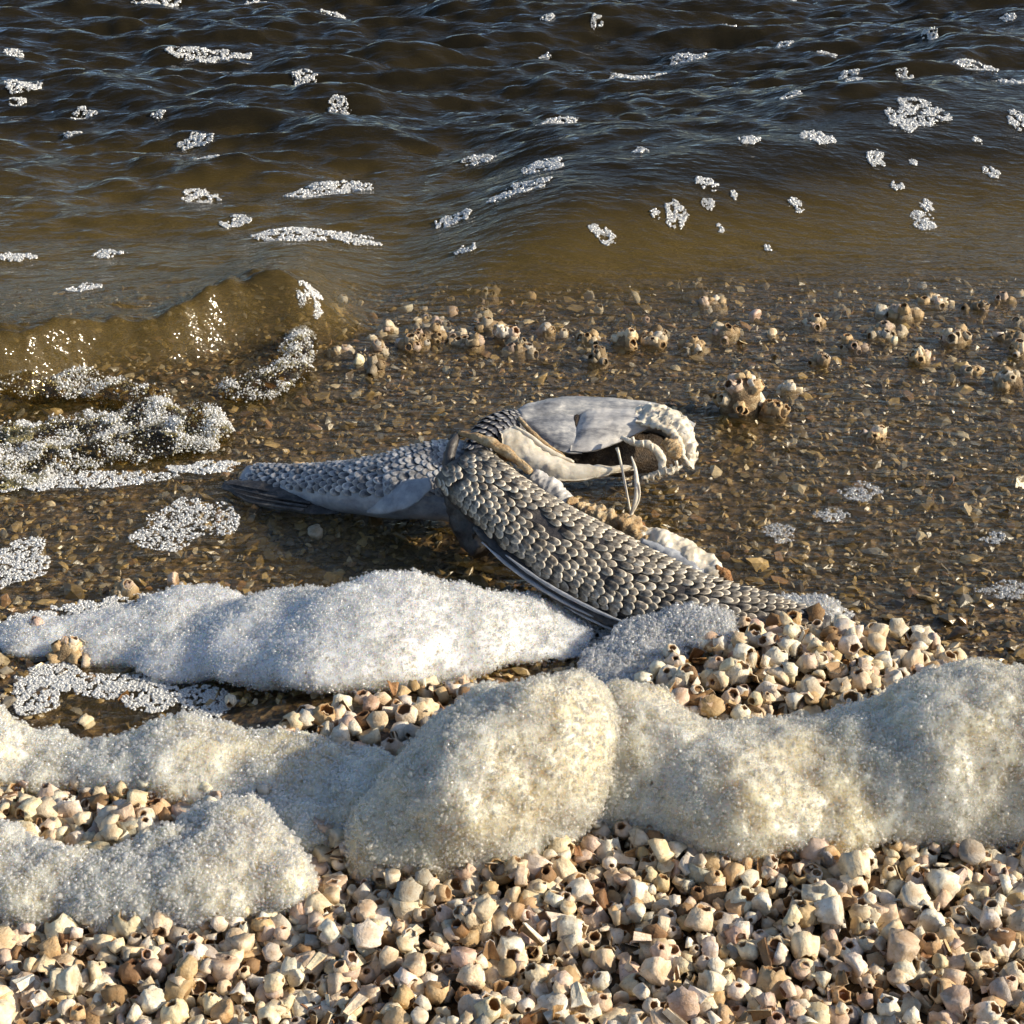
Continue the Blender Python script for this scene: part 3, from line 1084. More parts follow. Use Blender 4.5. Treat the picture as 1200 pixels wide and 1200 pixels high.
# the dry bank below the foam
step = 0.0064
for layer, (sp, lift, pr) in enumerate([(step, 0.0, 1.0), (step * 1.1, 0.0036, 0.8), (step * 1.3, 0.0072, 0.5)]):
    y = 0.385
    while y < 0.58:
        x = -0.32
        while x < 0.32:
            xx, yy = x + random.uniform(-0.6, 0.6) * sp, y + random.uniform(-0.6, 0.6) * sp
            inframe = abs(xx) < 0.27 and yy > 0.41
            if random.random() < pr * (1.0 if inframe else 0.55):
                add_shell(xx, yy, lift, random.choices([random.uniform(0.0045, 0.0065), random.uniform(0.0065, 0.0088), random.uniform(0.0088, 0.0125)], [0.38, 0.48, 0.14])[0], 'bank')
            x += sp
        y += sp
PILES = {
    'tail': [(752, 815), (760, 785), (800, 778), (870, 745), (950, 735), (1040, 755), (1100, 772), (1120, 790), (1095, 835), (1030, 855), (900, 862), (800, 855)],
    'mid': [(312, 880), (360, 845), (440, 822), (545, 798), (560, 820), (520, 870), (450, 912), (400, 895)],
    'left': [(15, 965), (60, 950), (130, 950), (195, 955), (185, 1000), (110, 1006), (40, 990)],
    'edge': [(40, 745), (100, 755), (105, 785), (60, 780)],
}
for zn, poly in PILES.items():
    xs, yy_ = [p[0] for p in poly], [p[1] for p in poly]
    area = (max(xs) - min(xs)) * (max(yy_) - min(yy_))
    n = int(area / {'tail': 95, 'mid': 170, 'left': 130, 'edge': 260}[zn])
    cand = [(random.uniform(min(xs), max(xs)), random.uniform(min(yy_), max(yy_))) for _ in range(n)]
    cand = np.array([c for c in cand if pin(c[0], c[1], poly)])
    for g in GV(cand):
        if True:
            add_shell(g[0], g[1], random.choice([0.0, 0.002, 0.005, 0.008]) if zn != 'mid' else random.choice([0.001, 0.004]), random.uniform(0.006, 0.0115), zn)
# loose pale shells along the water's edge and in the pool
for px, py in [(432, 378), (482, 369), (500, 372), (536, 371), (516, 390), (598, 372), (655, 395), (700, 372), (760, 380), (806, 398), (845, 365), (885, 380), (940, 388), (980, 352), (1030, 372), (1150, 366),
               (1188, 352), (1165, 398), (420, 430), (398, 356), (905, 402), (1050, 405), (690, 350), (560, 400), (620, 352), (470, 412), (365, 636), (215, 800), (150, 830), (240, 862), (180, 812), (325, 868), (270, 828), (95, 858),
               (440, 402), (740, 352), (820, 345), (1075, 345), (1125, 405), (990, 408), (868, 412), (350, 560), (120, 700), (205, 690)]:
    g = G(px + random.uniform(-6, 6), py + random.uniform(-4, 4))
    add_shell(g[0], g[1], 0.003, random.uniform(0.006, 0.011), 'water')

_x, _y = np.array([s['p'][0] for s in SH]), np.array([s['p'][1] for s in SH])
_z = terrain(_x, _y) + 0.005 * n2(_x, _y, 30, 30, 2, 77) * (_y < 0.6)
for s, z in zip(SH, _z):
    s['p'] = (float(s['p'][0]), float(s['p'][1]), float(s['p'][2] + z))

# rank by size in the picture among those in frame and on top
score = []
for i, s in enumerate(SH):
    px, py, dep = project(np.array(s['p']))
    ok = -5 < px < 1205 and py < 1207
    sc = s['s'] / dep * (1 + 40 * s['lift']) if ok else -1
    if ok and s['zone'] == 'bank' and py < 1062 + 20 * math.sin(px / 60) - (0 if px < 340 else 30 if px < 560 else 55):
        sc *= 0.3
    if s['zone'] == 'water':
        sc *= 4
    if s['zone'] in ('tail', 'left', 'mid', 'edge'):
        sc *= 1.06
    score.append(sc)
order = sorted(range(len(SH)), key=lambda i: -score[i])
single = set(order[:296])
ZONE = {'bank': 'in the loose shell bank', 'tail': 'in the heap beside the fish tail', 'mid': 'between white and cream foam',
        'left': 'cupped in the low foam', 'edge': 'on the white foam edge', 'water': 'at the shallow water edge'}
GRP = {'bank': 'barnacle shells of the shell bank', 'tail': 'barnacle shells heaped beside the fish tail', 'mid': 'barnacle shells between the foam banks',
       'left': 'barnacle shells cupped in the low foam', 'edge': 'barnacle shells on the white foam edge', 'water': 'loose shells along the water edge'}
massV, massF, massT, massI, off = [], [], [], [], 0
for i, s in enumerate(SH):
    kd, hi, lo = SHAPES[s['k']]
    if i in single:
        o = bpy.data.objects.new('barnacle_shell', SHELL_ME[s['k']])
        C.objects.link(o)
        o.matrix_world = Matrix.Translation(s['p']) @ (s['R'] * s['s']).to_4x4()
        o.color = (*s['col'], 1)
        tone = TONES[s['tone']][0]
        big = 'large ' if s['s'] > 0.0098 else ''
        if kd == 'plate':
            lab = f"{big}loose {tone} barnacle wall plate {ZONE[s['zone']]}"
        else:
            sh_ = SHAPE_WORD[s['k']]
            lab = f"{big}{sh_}{tone} barnacle shell {s['pose']} {ZONE[s['zone']]}"
        tag(o, lab, 'shell', GRP[s['zone']])
    else:
        Rm = np.array(s['R']) * s['s']
        V = lo[0] @ Rm.T + np.array(s['p'])
        massV.append(V)
        massF.append(lo[1] + off)
        massT.append(np.repeat(np.array([s['col']]), len(V), 0))
        massI.append(lo[2])
        off += len(V)
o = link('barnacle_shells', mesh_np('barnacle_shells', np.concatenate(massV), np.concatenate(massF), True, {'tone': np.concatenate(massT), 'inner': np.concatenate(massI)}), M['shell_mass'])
tag(o, 'loose mass of cream barnacle shells filling the shell bank and heaps', 'shells', None, 'stuff')


# ------------------------------------------------------------------ wet gravel under the thin water
def pebble_shape(seed):
    V = ICO1_V.copy()
    r = np.random.default_rng(seed)
    V = V * (1 + 0.5 * fbm(V * 1.3 + seed, 2, seed)[:, None]) + r.normal(0, 0.13, V.shape)
    V *= np.array([r.uniform(0.85, 1.2), r.uniform(0.5, 0.85), r.uniform(0.28, 0.5)])
    return V * 0.5


PEB = [pebble_shape(40 + k) for k in range(7)]
PEB_ME = [mesh_np('pebble', v, ICO1_F, False) for v in PEB]
for me in PEB_ME:
    me.materials.append(M['pebble'])
PT = [('olive brown', (0.20, 0.14, 0.052)), ('dark brown', (0.075, 0.05, 0.022)), ('tan', (0.40, 0.29, 0.13)), ('grey', (0.24, 0.22, 0.18)), ('pale cream', (0.58, 0.49, 0.33)), ('rusty', (0.23, 0.135, 0.06))]
PP = [0.34, 0.24, 0.2, 0.09, 0.06, 0.07]
peb = []
NP_ = 24000
py_ = RNG.uniform(0.66, 1.30, NP_)
px_ = RNG.uniform(-1, 1, NP_) * (0.22 + 0.30 * py_)
pz_ = terrain(px_, py_)
for x, y, z0 in zip(px_, py_, pz_):
    if y > 1.14 and random.random() < (y - 1.14) / 0.22:
        continue
    s = random.choices([random.uniform(0.003, 0.0048), random.uniform(0.0048, 0.0072), random.uniform(0.0072, 0.013)], [0.5, 0.42, 0.08])[0]
    ti = random.choices(range(6), PP)[0]
    j = random.uniform(0.6, 1.6)
    z = z0 + s * random.uniform(0.0, 0.28)
    R = Matrix.Rotation(random.uniform(0, 6.28), 3, 'Z') @ Matrix.Rotation(random.gauss(0, 0.42), 3, 'X') @ Matrix.Rotation(random.gauss(0, 0.42), 3, 'Y')
    peb.append((float(x), float(y), float(z), s, ti, [c * j for c in PT[ti][1]], R, random.randrange(7)))


def peb_score(p):
    px, py, dep = project(np.array(p[:3]))
    if not (0 < px < 1200):
        return -1
    ok = (px > 830 and 380 < py < 740) or (360 < px < 800 and 400 < py < 470) or (20 < px < 260 and 640 < py < 720) or (1000 < px and py < 790 and py > 380)
    return p[3] / dep if ok else -1


pord = sorted(range(len(peb)), key=lambda i: -peb_score(peb[i]))
psing = set(pord[:280])
massV, massF, massT, off = [], [], [], 0
for i, (x, y, z, s, ti, col, R, k) in enumerate(peb):
    if i in psing:
        o = bpy.data.objects.new('pebble', PEB_ME[k])
        C.objects.link(o)
        o.matrix_world = Matrix.Translation((x, y, z)) @ (R * s).to_4x4()
        o.color = (*col, 1)
        px, py, _ = project(np.array([x, y, z]))
        place = 'in the shallows beyond the fish skull' if px < 830 and py < 480 else ('beside the white foam cushion' if px < 300 else 'on the wet flat beyond the fish tail' if py > 560 else 'on the wet flat near the barnacle lumps')
        tag(o, f"{'large ' if s > 0.0115 else ''}wet {PT[ti][0]} pebble {place}", 'pebble', 'wet pebbles ' + place)
    else:
        V = PEB[k] @ (np.array(R) * s).T + np.array([x, y, z])
        massV.append(V)
        massF.append(ICO1_F + off)
        massT.append(np.repeat(np.array([col]), len(V), 0))
        off += len(V)
o = link('gravel', mesh_np('gravel', np.concatenate(massV), np.concatenate(massF), False, {'tone': np.concatenate(massT)}), M['pebble_mass'])
tag(o, 'dark wet gravel and shell grit under a thin film of water', 'gravel', None, 'stuff')


# ------------------------------------------------------------------ barnacle clumps standing out of the shallows
def clump(px, py, wpx, h, n, label, seed, tone=1.0, group='barnacle clumps in the shallows'):
    g = G(px, py)
    mm = project(g)[2] / FPX
    if group.endswith('shallows'):
        wpx, h = wpx * 1.15, h * 1.2
    r = random.Random(seed)
    root = empty('barnacle_clump', g)
    tag(root, label, 'barnacle clump', group)
    w = wpx * mm
    Vv = ICO3_V.copy()
    Vv = Vv * (1 + 0.35 * fbm(Vv * 1.6 + seed, 3, seed)[:, None] + 0.12 * fbm(Vv * 6, 2, seed + 3)[:, None])
    Vv = Vv * np.array([w * 0.70, w * 0.5, h * 0.66]) + np.array([0, 0, h * 0.15])
    link('crust', mesh_np('crust', Vv, ICO3_F), M['clump'], root)
    for i in range(int(n * 1.7)):
        a = r.uniform(0, 6.28)
        el = r.uniform(0.1, 1.4)
        d = np.array([math.cos(a) * math.cos(el), math.sin(a) * math.cos(el), math.sin(el)])
        p = d * np.array([w * 0.78, w * 0.55, h * 0.72]) * r.uniform(0.8, 1.05) + np.array([0, 0, h * 0.18])
        o = bpy.data.objects.new('barnacle', SHELL_ME[r.randrange(9)])
        C.objects.link(o)
        o.parent = root
        s = r.uniform(0.006, 0.010)
        rot = Vector(d).to_track_quat('Z', 'Y').to_matrix() @ Matrix.Rotation(r.uniform(-0.5, 0.5), 3, 'X')
        o.matrix_local = Matrix.Translation(p) @ (rot * s).to_4x4()
        t = TONES[r.choice([1, 1, 3, 3, 2, 0])][1]
        o.color = (t[0] * tone, t[1] * tone, t[2] * tone, 1)
    return root


clump(866, 488, 30, 0.030, 10, 'tall upright tan barnacle clump casting a dark shadow beside the skull', 1)
clump(905, 492, 20, 0.011, 6, 'low dark barnacle clump leaning against the tall one', 2, 0.8)
clump(592, 402, 17, 0.013, 6, 'tan barnacle clump in the shallows straight behind the skull', 3)
clump(732, 410, 17, 0.014, 6, 'pale orange barnacle clump in the shallows, second one behind the skull', 4)
clump(540, 408, 26, 0.007, 5, 'flat dark barnacle crust lying low in the shallows', 5, 0.55)
clump(1093, 366, 24, 0.012, 8, 'cream barnacle clump at the deep water line', 6)
clump(1078, 428, 14, 0.012, 5, 'single pale barnacle cluster throwing a long blue shadow on the wet flat', 7)
clump(1120, 404, 22, 0.012, 7, 'brown barnacle clump among the pebbles of the wet flat', 8, 0.8)
clump(1022, 516, 18, 0.007, 6, 'small cream barnacle cluster just breaking the water film', 9)
clump(1195, 420, 16, 0.012, 5, 'rusty barnacle clump at the far end of the wet flat', 10, 0.85)
clump(1040, 396, 20, 0.010, 6, 'dark brown barnacle clump between pale shells', 11, 0.6)
clump(925, 465, 16, 0.008, 5, 'small pale barnacle clump behind the tall one', 12)
clump(150, 702, 18, 0.010, 5, 'brown barnacle clump behind the white foam cushion', 13, 0.7)
clump(80, 776, 22, 0.012, 8, 'orange tan barnacle clump sitting in the thin edge of the white foam', 14)
clump(1030, 400, 16, 0.008, 4, 'low broken barnacle clump with a dark hollow', 15, 0.6)


rc = random.Random(77)
DARK = [(400, 420), (455, 398), (505, 402), (640, 398), (690, 405), (770, 398), (815, 352), (850, 400), (955, 388), (985, 372), (1060, 380), (1140, 372), (1170, 362), (1190, 385), (610, 418), (700, 430), (440, 440), (1140, 440), (960, 432), (1180, 455)]
DARK += [(rc.uniform(420, 1200), rc.uniform(352, 425)) for _ in range(22)]
LOOKS = ['dark broken shell crust', 'rusty brown shell crust', 'small dark barnacle lump', 'tan and black barnacle crust', 'low mud-stained barnacle lump']
for k, (px, py) in enumerate(DARK):
    clump(px, py, rc.uniform(11, 22), rc.uniform(0.006, 0.013), 5, LOOKS[k % 5] + (' in the gravel behind the skull' if px < 830 else ' on the far wet flat by the deep water'), 40 + k, rc.uniform(0.35, 0.8))
clump(556, 1100, 30, 0.020, 7, 'olive tan crusted lump sitting in the shell bank below the tall foam mound', 16, 0.85, 'barnacle clumps on the shell bank')


# ------------------------------------------------------------------ fish
def catmull(K, n):
    K = np.asarray(K, float)
    P = np.concatenate([[2 * K[0] - K[1]], K, [2 * K[-1] - K[-2]]])
    t = np.linspace(0, len(K) - 1, n)
    i = np.minimum(t.astype(int), len(K) - 2)
    f = (t - i)[:, None]
    a, b, c, d = P[i], P[i + 1], P[i + 2], P[i + 3]
    return 0.5 * ((2 * b) + (c - a) * f + (2 * a - 5 * b + 4 * c - d) * f ** 2 + (3 * b - a - 3 * c + d) * f ** 3)


class Loft:
    """a body swept along a spine; across-vector b, outward face n, half width w, half thickness h"""
    def __init__(self, keys, nref, n=60, power=2.3):
        K = catmull(np.array(keys, float), n)     # px,py,z,hw_px,thick
        self.Cn = np.array([PZ(k[0], k[1], k[2]) for k in K])
        T = np.gradient(self.Cn, axis=0)
        T /= np.linalg.norm(T, axis=1, keepdims=True)
        nr = np.asarray(nref, float)
        if nr.ndim == 1:
            nr = np.repeat(nr[None], n, 0)
        else:
            nr = catmull(nr, n)
        N = nr - T * (nr * T).sum(1, keepdims=True)
        N /= np.linalg.norm(N, axis=1, keepdims=True)
        B = np.cross(T, N)
        self.T, self.N, self.B = T, N, B
        dep = project(self.Cn)[2]
        U = np.array([0, SP, CP])
        f = np.sqrt(B[:, 0] ** 2 + (B @ U) ** 2)
        self.w = K[:, 3] * dep / FPX / np.clip(f, 0.5, 1)
        self.h = K[:, 4]
        self.n, self.pw = n, power

    def at(self, s, th):
        x = s * (self.n - 1)
        i = int(min(max(math.floor(x), 0), self.n - 2))
        f = x - i
        mixv = lambda A: A[i] * (1 - f) + A[i + 1] * f
        c, sn = math.cos(th), math.sin(th)
        e = 2 / self.pw
        cc, ss = math.copysign(abs(c) ** e, c), math.copysign(abs(sn) ** e, sn)
        B, N, T = mixv(self.B), mixv(self.N), mixv(self.T)
        w, h = mixv(self.w), mixv(self.h)
        p = mixv(self.Cn) + B * (w * cc) + N * (h * ss)
        nn = B * (c * h) + N * (sn * w)
        return p, nn / np.linalg.norm(nn), T

    def mesh(self, name, segs=36, noise=0.0, seed=0, cen=np.zeros(3), cap=True):
        V = []
        for i in range(self.n):
            for k in range(segs):
                V.append(self.at(i / (self.n - 1), 2 * math.pi * k / segs)[0])
        V = np.array(V)
        if noise:
            ctr = np.repeat(self.Cn, segs, 0)
            d = V - ctr
            V = V + d / (np.linalg.norm(d, axis=1, keepdims=True) + 1e-9) * (noise * fbm(V * 120, 3, seed))[:, None]
        F = []
        for i in range(self.n - 1):
            for k in range(segs):
                F.append((i * segs + k, i * segs + (k + 1) % segs, (i + 1) * segs + (k + 1) % segs, (i + 1) * segs + k))
        V = list(V)
        if cap:
            for i, base in ((0, 0), (self.n - 1, (self.n - 1) * segs)):
                V.append(self.Cn[i])
                for k in range(segs):
                    f = (base + k, base + (k + 1) % segs, len(V) - 1)
                    F.append(f if i else f[::-1])
        return mesh_np(name, np.array(V) - cen, tris(F))


def scale_shape(seed):
    """one overlapping scale: x toward the tail, z out of the body; domed shield with a rounded free edge"""
    r = random.Random(seed)
    top, ed = [], []
    m = 9
    out = [(-0.75, -0.42), (-0.75, 0.42)]
    for k in range(m):
        a = math.pi / 2 - math.pi * k / (m - 1)
        out.append((0.12 + 0.55 * math.cos(a) * r.uniform(0.94, 1.05), 0.52 * math.sin(a)))
    out = [out[0], out[1]] + out[2:]
    V, E = [(0.18, 0, 0.055), (-0.3, 0, 0.07)], [0.46, 0.0]
    for (x, y) in out:
        V.append((x, y, 0.0 - 0.05 * abs(y)))
        E.append(1.0 if x > 0.0 else 0.1)
    mid0 = len(V)
    for (x, y) in out:      # inner ring keeps the pale rim narrow
        V.append((x * 0.80 - 0.02, y * 0.80, 0.04))
        E.append(0.60 if x > 0.0 else 0.05)
    lo = len(V)
    for (x, y) in out:
        V.append((x, y, -0.035 - 0.05 * abs(y)))
        E.append(0.8 if x > 0 else 0)
    n = len(out)
    F = []
    for k in range(n):
        a, b = 2 + k, 2 + (k + 1) % n
        F.append((a, mid0 + k, mid0 + (k + 1) % n, b))
        F.append((a, b, lo + (k + 1) % n, lo + k))
        F.append((mid0 + k, 0, mid0 + (k + 1) % n))
    T = tris(F)[:, ::-1]
    return np.array(V), T, np.array(E)


SC = [scale_shape(k) for k in range(4)]


def cover_scales(loft, root, mat_, s0, s1, ds, th0, th1, rows, length, width, flip=1, limit=300, seed=0, skip=None, tilt=0.24, cen=np.zeros(3)):
    r = random.Random(seed)
    mes = [mesh_np('scale', v, f, True, {'edge': e}) for v, f, e in SC]
    for me in mes:
        me.materials.append(mat_)
    items = []
    s, k = s0, 0
    while s <= s1:
        wl = float(np.interp(s * (loft.n - 1), range(loft.n), loft.w))
        rw = max(4, int(round(rows * wl / loft.w.max())))
        for j in range(rw + 1):
            th = th0 + (th1 - th0) * (j + 0.5 * (k % 2)) / rw
            if th > max(th0, th1) or th < min(th0, th1):
                continue
            ss = s + r.uniform(-0.2, 0.2) * ds
            if skip and skip(ss, th, r):
                continue
            p, n, T = loft.at(min(max(ss, 0), 1), th)
            T = T * flip
            T = T - n * (T @ n)
            T /= np.linalg.norm(T)
            t = tilt + r.uniform(-0.07, 0.12)
            X = T * math.cos(t) + n * math.sin(t)
            Z = n * math.cos(t) - T * math.sin(t)
            Yv = np.cross(Z, X)
            a = r.uniform(-0.16, 0.16)
            X, Yv = X * math.cos(a) + Yv * math.sin(a), Yv * math.cos(a) - X * math.sin(a)
            sc = 0.62 + 0.38 * wl / loft.w.max()
            items.append((p + n * 0.0006 - cen, X, Yv, Z, length * sc * r.uniform(0.88, 1.1), width * sc * r.uniform(0.9, 1.1), r.randrange(4), n))
        s += ds
        k += 1
    def facing(it):
        v = np.array([0, 0, CAM_H]) - (it[0] + cen)
        return (it[7] @ v) / np.linalg.norm(v)
    items.sort(key=lambda q: -facing(q) * q[4])
    mv, mf, me_, off = [], [], [], 0
    for i, (p, X, Yv, Z, L, W, kk, n) in enumerate(items):
        Rm = np.stack([X * L, Yv * W, Z * L], 1)
        if i < limit:
            o = bpy.data.objects.new('scale', mes[kk])
            C.objects.link(o)
            o.parent = root
            M4 = np.eye(4)
            M4[:3, :3] = Rm
            M4[:3, 3] = p
            o.matrix_local = Matrix(M4.tolist())
        else:
            v, f, e = SC[kk]
            mv.append(v @ Rm.T + p)
            mf.append(f + off)
            me_.append(e)
            off += len(v)
    if mv:
        o = link('scales', mesh_np('scales', np.concatenate(mv), np.concatenate(mf), True, {'edge': np.concatenate(me_)}), mat_, root)
        o['kind'] = 'stuff'
    return len(items)


def tube(name, pts, radii, mat_, root, cen, segs=12, noise=0.0, seed=0, n=None, flat=1.0, nfreq=160, nup=(0, -0.5, 0.86)):
    n = n or max(14, len(pts) * 7)
    K = catmull(np.concatenate([np.array(pts, float), np.array(radii, float)[:, None]], 1), n)
    P, R = K[:, :3], np.clip(K[:, 3], 0.0002, None)
    T = np.gradient(P, axis=0)
    T /= np.linalg.norm(T, axis=1, keepdims=True)
    nu = np.repeat(np.array([nup], float), n, 0)
    N = nu - T * (nu * T).sum(1, keepdims=True)
    N /= np.linalg.norm(N, axis=1, keepdims=True)
    B = np.cross(T, N)
    V = []
    for i in range(n):
        for k in range(segs):
            a = 2 * math.pi * k / segs
            V.append(P[i] + B[i] * R[i] * math.cos(a) + N[i] * R[i] * flat * math.sin(a))
    V = np.array(V)
    if noise:
        d = V - np.repeat(P, segs, 0)
        V = V + d / (np.linalg.norm(d, axis=1, keepdims=True) + 1e-9) * (noise * fbm(V * nfreq, 3, seed))[:, None]
    F = []
    for i in range(n - 1):
        for k in range(segs):
            F.append((i * segs + k, i * segs + (k + 1) % segs, (i + 1) * segs + (k + 1) % segs, (i + 1) * segs + k))
    V = list(V)
    for i, base in ((0, 0), (n - 1, (n - 1) * segs)):
        V.append(P[i])
        for k in range(segs):
            f = (base + k, base + (k + 1) % segs, len(V) - 1)
            F.append(f if i else f[::-1])
    return link(name, mesh_np(name, np.array(V) - cen, tris(F)), mat_, root)


def plate(name, outline, mat_, root, cen, thick=0.0015, bulge=0.006, noise=0.0004, seed=0, res=26):
    """a domed bone plate: outline = (px, py, y-depth) points, filled with a grid of rays, domed toward the front"""
    O = np.array([PY(a, b, c) for a, b, c in outline])
    n = len(O)
    Od = catmull(np.concatenate([O, O[:1]]), n * 8 + 1)[:-1]
    c = Od.mean(0)
    # best fit plane
    u, s, vt = np.linalg.svd(Od - c)
    nn = vt[2]
    if nn @ (np.array([0, 0, CAM_H]) - c) < 0:
        nn = -nn
    rings = 9
    m = len(Od)
    V, F = [], []
    for side in (1, -1):
        for r in range(rings):
            q = 1 - r / rings
            P = c + (Od - c) * q
            hgt = bulge * (1 - q ** 2.2) + (thick / 2 * side if r else 0)
            V.append(P + nn * hgt)
        V.append((c + nn * (bulge + thick / 2 * side))[None])
    V = np.concatenate(V)
    st = rings * m + 1
    for sidx in (0, 1):
        o = sidx * st
        for r in range(rings - 1):
            for k in range(m):
                f = (o + r * m + k, o + r * m + (k + 1) % m, o + (r + 1) * m + (k + 1) % m, o + (r + 1) * m + k)
                F.append(f if sidx == 0 else f[::-1])
        for k in range(m):
            f = (o + (rings - 1) * m + k, o + (rings - 1) * m + (k + 1) % m, o + rings * m)
            F.append(f if sidx == 0 else f[::-1])
    V = V + nn[None] * (noise * fbm(V * 180, 3, seed) + noise * 2 * fbm(V * 60, 2, seed + 2))[:, None]
    F = tris(F)
    # outward winding check
    a, b, cc = V[F[0][0]], V[F[0][1]], V[F[0][2]]
    if np.cross(b - a, cc - a) @ nn < 0:
        F = F[:, ::-1]
    return link(name, mesh_np(name, V - cen, F), mat_, root)


def ribbon(name, up, lo, mat_, root, cen, bulge=0.005, thick=0.0018, noise=0.0005, seed=0, nu=44, nv=14, nf=180, link_it=True):
    '''a domed bone plate between an upper and a lower edge, points (px, py, y-depth)'''
    A = catmull([PY(*p) for p in up], nu)
    Bm = catmull([PY(*p) for p in lo], nu)
    nn = np.array([0, -0.72, 0.69])

    def surf(u, v, out=0.0):
        i = u * (nu - 1)
        a = np.array([np.interp(i, range(nu), A[:, k]) for k in range(3)])
        b = np.array([np.interp(i, range(nu), Bm[:, k]) for k in range(3)])
        return a * (1 - v) + b * v + nn * (bulge * math.sin(math.pi * v) ** 0.8 * math.sin(math.pi * min(max(u, 0.02), 0.98)) ** 0.4 + out)
    V, F = [], []
    for side in (0, 1):
        for i in range(nu):
            for j in range(nv):
                V.append(surf(i / (nu - 1), j / (nv - 1), -thick * side))
    V = np.array(V)
    d = noise * fbm(V * nf, 3, seed) + noise * 1.5 * fbm(V * 60, 2, seed + 4)
    V = V + nn * d[:, None]
    # ragged rim
    rim = np.zeros(len(V))
    V[:, 0] += noise * 1.2 * vnoise(V * 420, seed)
    V[:, 2] += noise * 1.2 * vnoise(V * 420 + 9, seed)
    st = nu * nv
    for i in range(nu - 1):
        for j in range(nv - 1):
            a = i * nv + j
            F.append((a, a + nv, a + nv + 1, a + 1)[::-1])
            F.append((st + a, st + a + nv, st + a + nv + 1, st + a + 1))
    loop = [i * nv for i in range(nu)] + [(nu - 1) * nv + j for j in range(1, nv)] + [i * nv + nv - 1 for i in range(nu - 2, -1, -1)] + [j for j in range(nv - 2, 0, -1)]
    for k in range(len(loop)):
        a, b = loop[k], loop[(k + 1) % len(loop)]
        F.append((a, st + a, st + b, b))
    o = link(name, mesh_np(name, V - cen, tris(F)), mat_, root)
    return o, surf


NFACE = (-0.10, -0.42, 0.90)
# ---- the folded fish: body in front, skull behind
fc = PZ(700, 620, 0.0)
fish = empty('fish_carcass', fc)
tag(fish, 'dried grey scaly dead fish folded back on itself with a bleached bare skull', 'fish', 'dead fish')
body = Loft([(540, 546, .050, 35, .007), (562, 568, .047, 37, .010), (597, 598, .041, 39, .012), (642, 631, .033, 43, .0125), (697, 663, .025, 45, .0125), (758, 693, .0185, 42, .0125),
             (822, 713, .015, 34, .011), (882, 722, .013, 26, .009), (930, 730, .011, 19, .007), (970, 740, .008, 17, .004)], NFACE, 70)
body_o = link('body', body.mesh('body', 40, 0.0012, 3, fc), M['skin'], fish)


def skip_front(s, th, r):
    if s < 0.10 and r.random() < 0.35:
        return True
    bare = float(vnoise(np.array([s * 9.0, th * 2.6, 1.7]), 3))
    return r.random() < (0.5 if bare > 0.66 else 0.05)


# theta 0 = along B (toward the lower-left, dorsal edge), 90 = face, 180 = belly edge
cnt = cover_scales(body, body_o, M['scale'], 0.03, 0.97, 0.0205, rad(16), rad(172), 15, 0.0076, 0.0047, 1, 300, 5, skip_front, 0.17, fc)


def along(loft, th, s0, s1, n, out=0.0, up=0.0):
    P = []
    for i in range(n):
        p, nn, T = loft.at(s0 + (s1 - s0) * i / (n - 1), th)
        P.append(p + nn * out + np.array([0, 0, up]))
    return P


# dorsal fin folded flat along the outer edge: a dark groove with pale rays
dfin = tube('dorsal_fin', along(body, rad(2), 0.20, 0.74, 9, 0.0015), [0.002, 0.004, 0.005, 0.0055, 0.0055, 0.005, 0.0045, 0.0035, 0.002], M['fin'], fish, fc, 12, 0.0012, 4, 60, 0.5)
for k, (o_, a0, a1, th_) in enumerate([(0.006, 0.24, 0.50, 4), (0.0066, 0.44, 0.74, -2), (0.005, 0.52, 0.76, -12), (0.0045, 0.30, 0.58, 14), (0.0062, 0.60, 0.77, 5)]):
    tube('fin_ray', along(body, rad(th_), a0, a1, 6, o_), [0.0004, 0.0010, 0.0012, 0.0012, 0.0009, 0.0003], M['silver'], dfin, fc, 8, 0.0003, k)
# the torn front end of the skin, blue-black, and the neck that carries the skull
neck = Loft([(556, 540, .040, 14, .006), (566, 520, .046, 17, .008), (582, 507, .047, 18, .009), (602, 501, .045, 18, .009), (622, 500, .042, 14, .006)], [(-0.2, -0.6, 0.8)] * 2, 30)
neck_o = link('neck', neck.mesh('neck', 28, 0.001, 9, fc), M['skin'], fish)
cover_scales(neck, neck_o, M['scale_dark'], 0.12, 0.80, 0.075, rad(20), rad(165), 9, 0.0056, 0.0042, -1, 90, 8, None, 0.2, fc)
tube('torn_skin_edge', [PZ(538, 506, .062), PZ(527, 530, .055), PZ(526, 555, .046), PZ(534, 580, .036), PZ(548, 606, .027)], [.0016, .003, .0038, .0034, .0008], M['skin'], fish, fc, 10, 0.0016, 5)
tube('torn_skin_edge', [PZ(538, 507, .062), PZ(565, 515, .062), PZ(596, 532, .058), PZ(622, 553, .053)], [.0016, .003, .0034, .002], M['flesh'], fish, fc, 10, 0.002, 6)

for k in range(16):
    q = rc.random()
    a = np.array([528 + 10 * q + (26 * q if q > 0.5 else 0), 512 + 130 * q])
    L = rc.uniform(10, 24)
    dx, dy = rc.uniform(-0.9, 0.1), rc.uniform(0.2, 1.0)
    z = 0.058 - 0.044 * q
    tube('skin_shred', [PZ(a[0] + 6, a[1] - 2, z), PZ(a[0] + dx * L * 0.5, a[1] + dy * L * 0.5, z - 0.003), PZ(a[0] + dx * L, a[1] + dy * L, max(0.002, z - 0.010))], [.0022, .0016, .0003], M['skin'] if k % 4 else M['silver'], fish, fc, 7, 0.0008, k, 14, 0.5)
shade_lump = Loft([(540, 560, .036, 20, .010), (546, 590, .026, 24, .014), (556, 615, .016, 26, .014), (575, 640, .008, 22, .010)], (-0.3, -0.6, 0.74), 24)  # dark lump added under the front end to deepen the shadow there
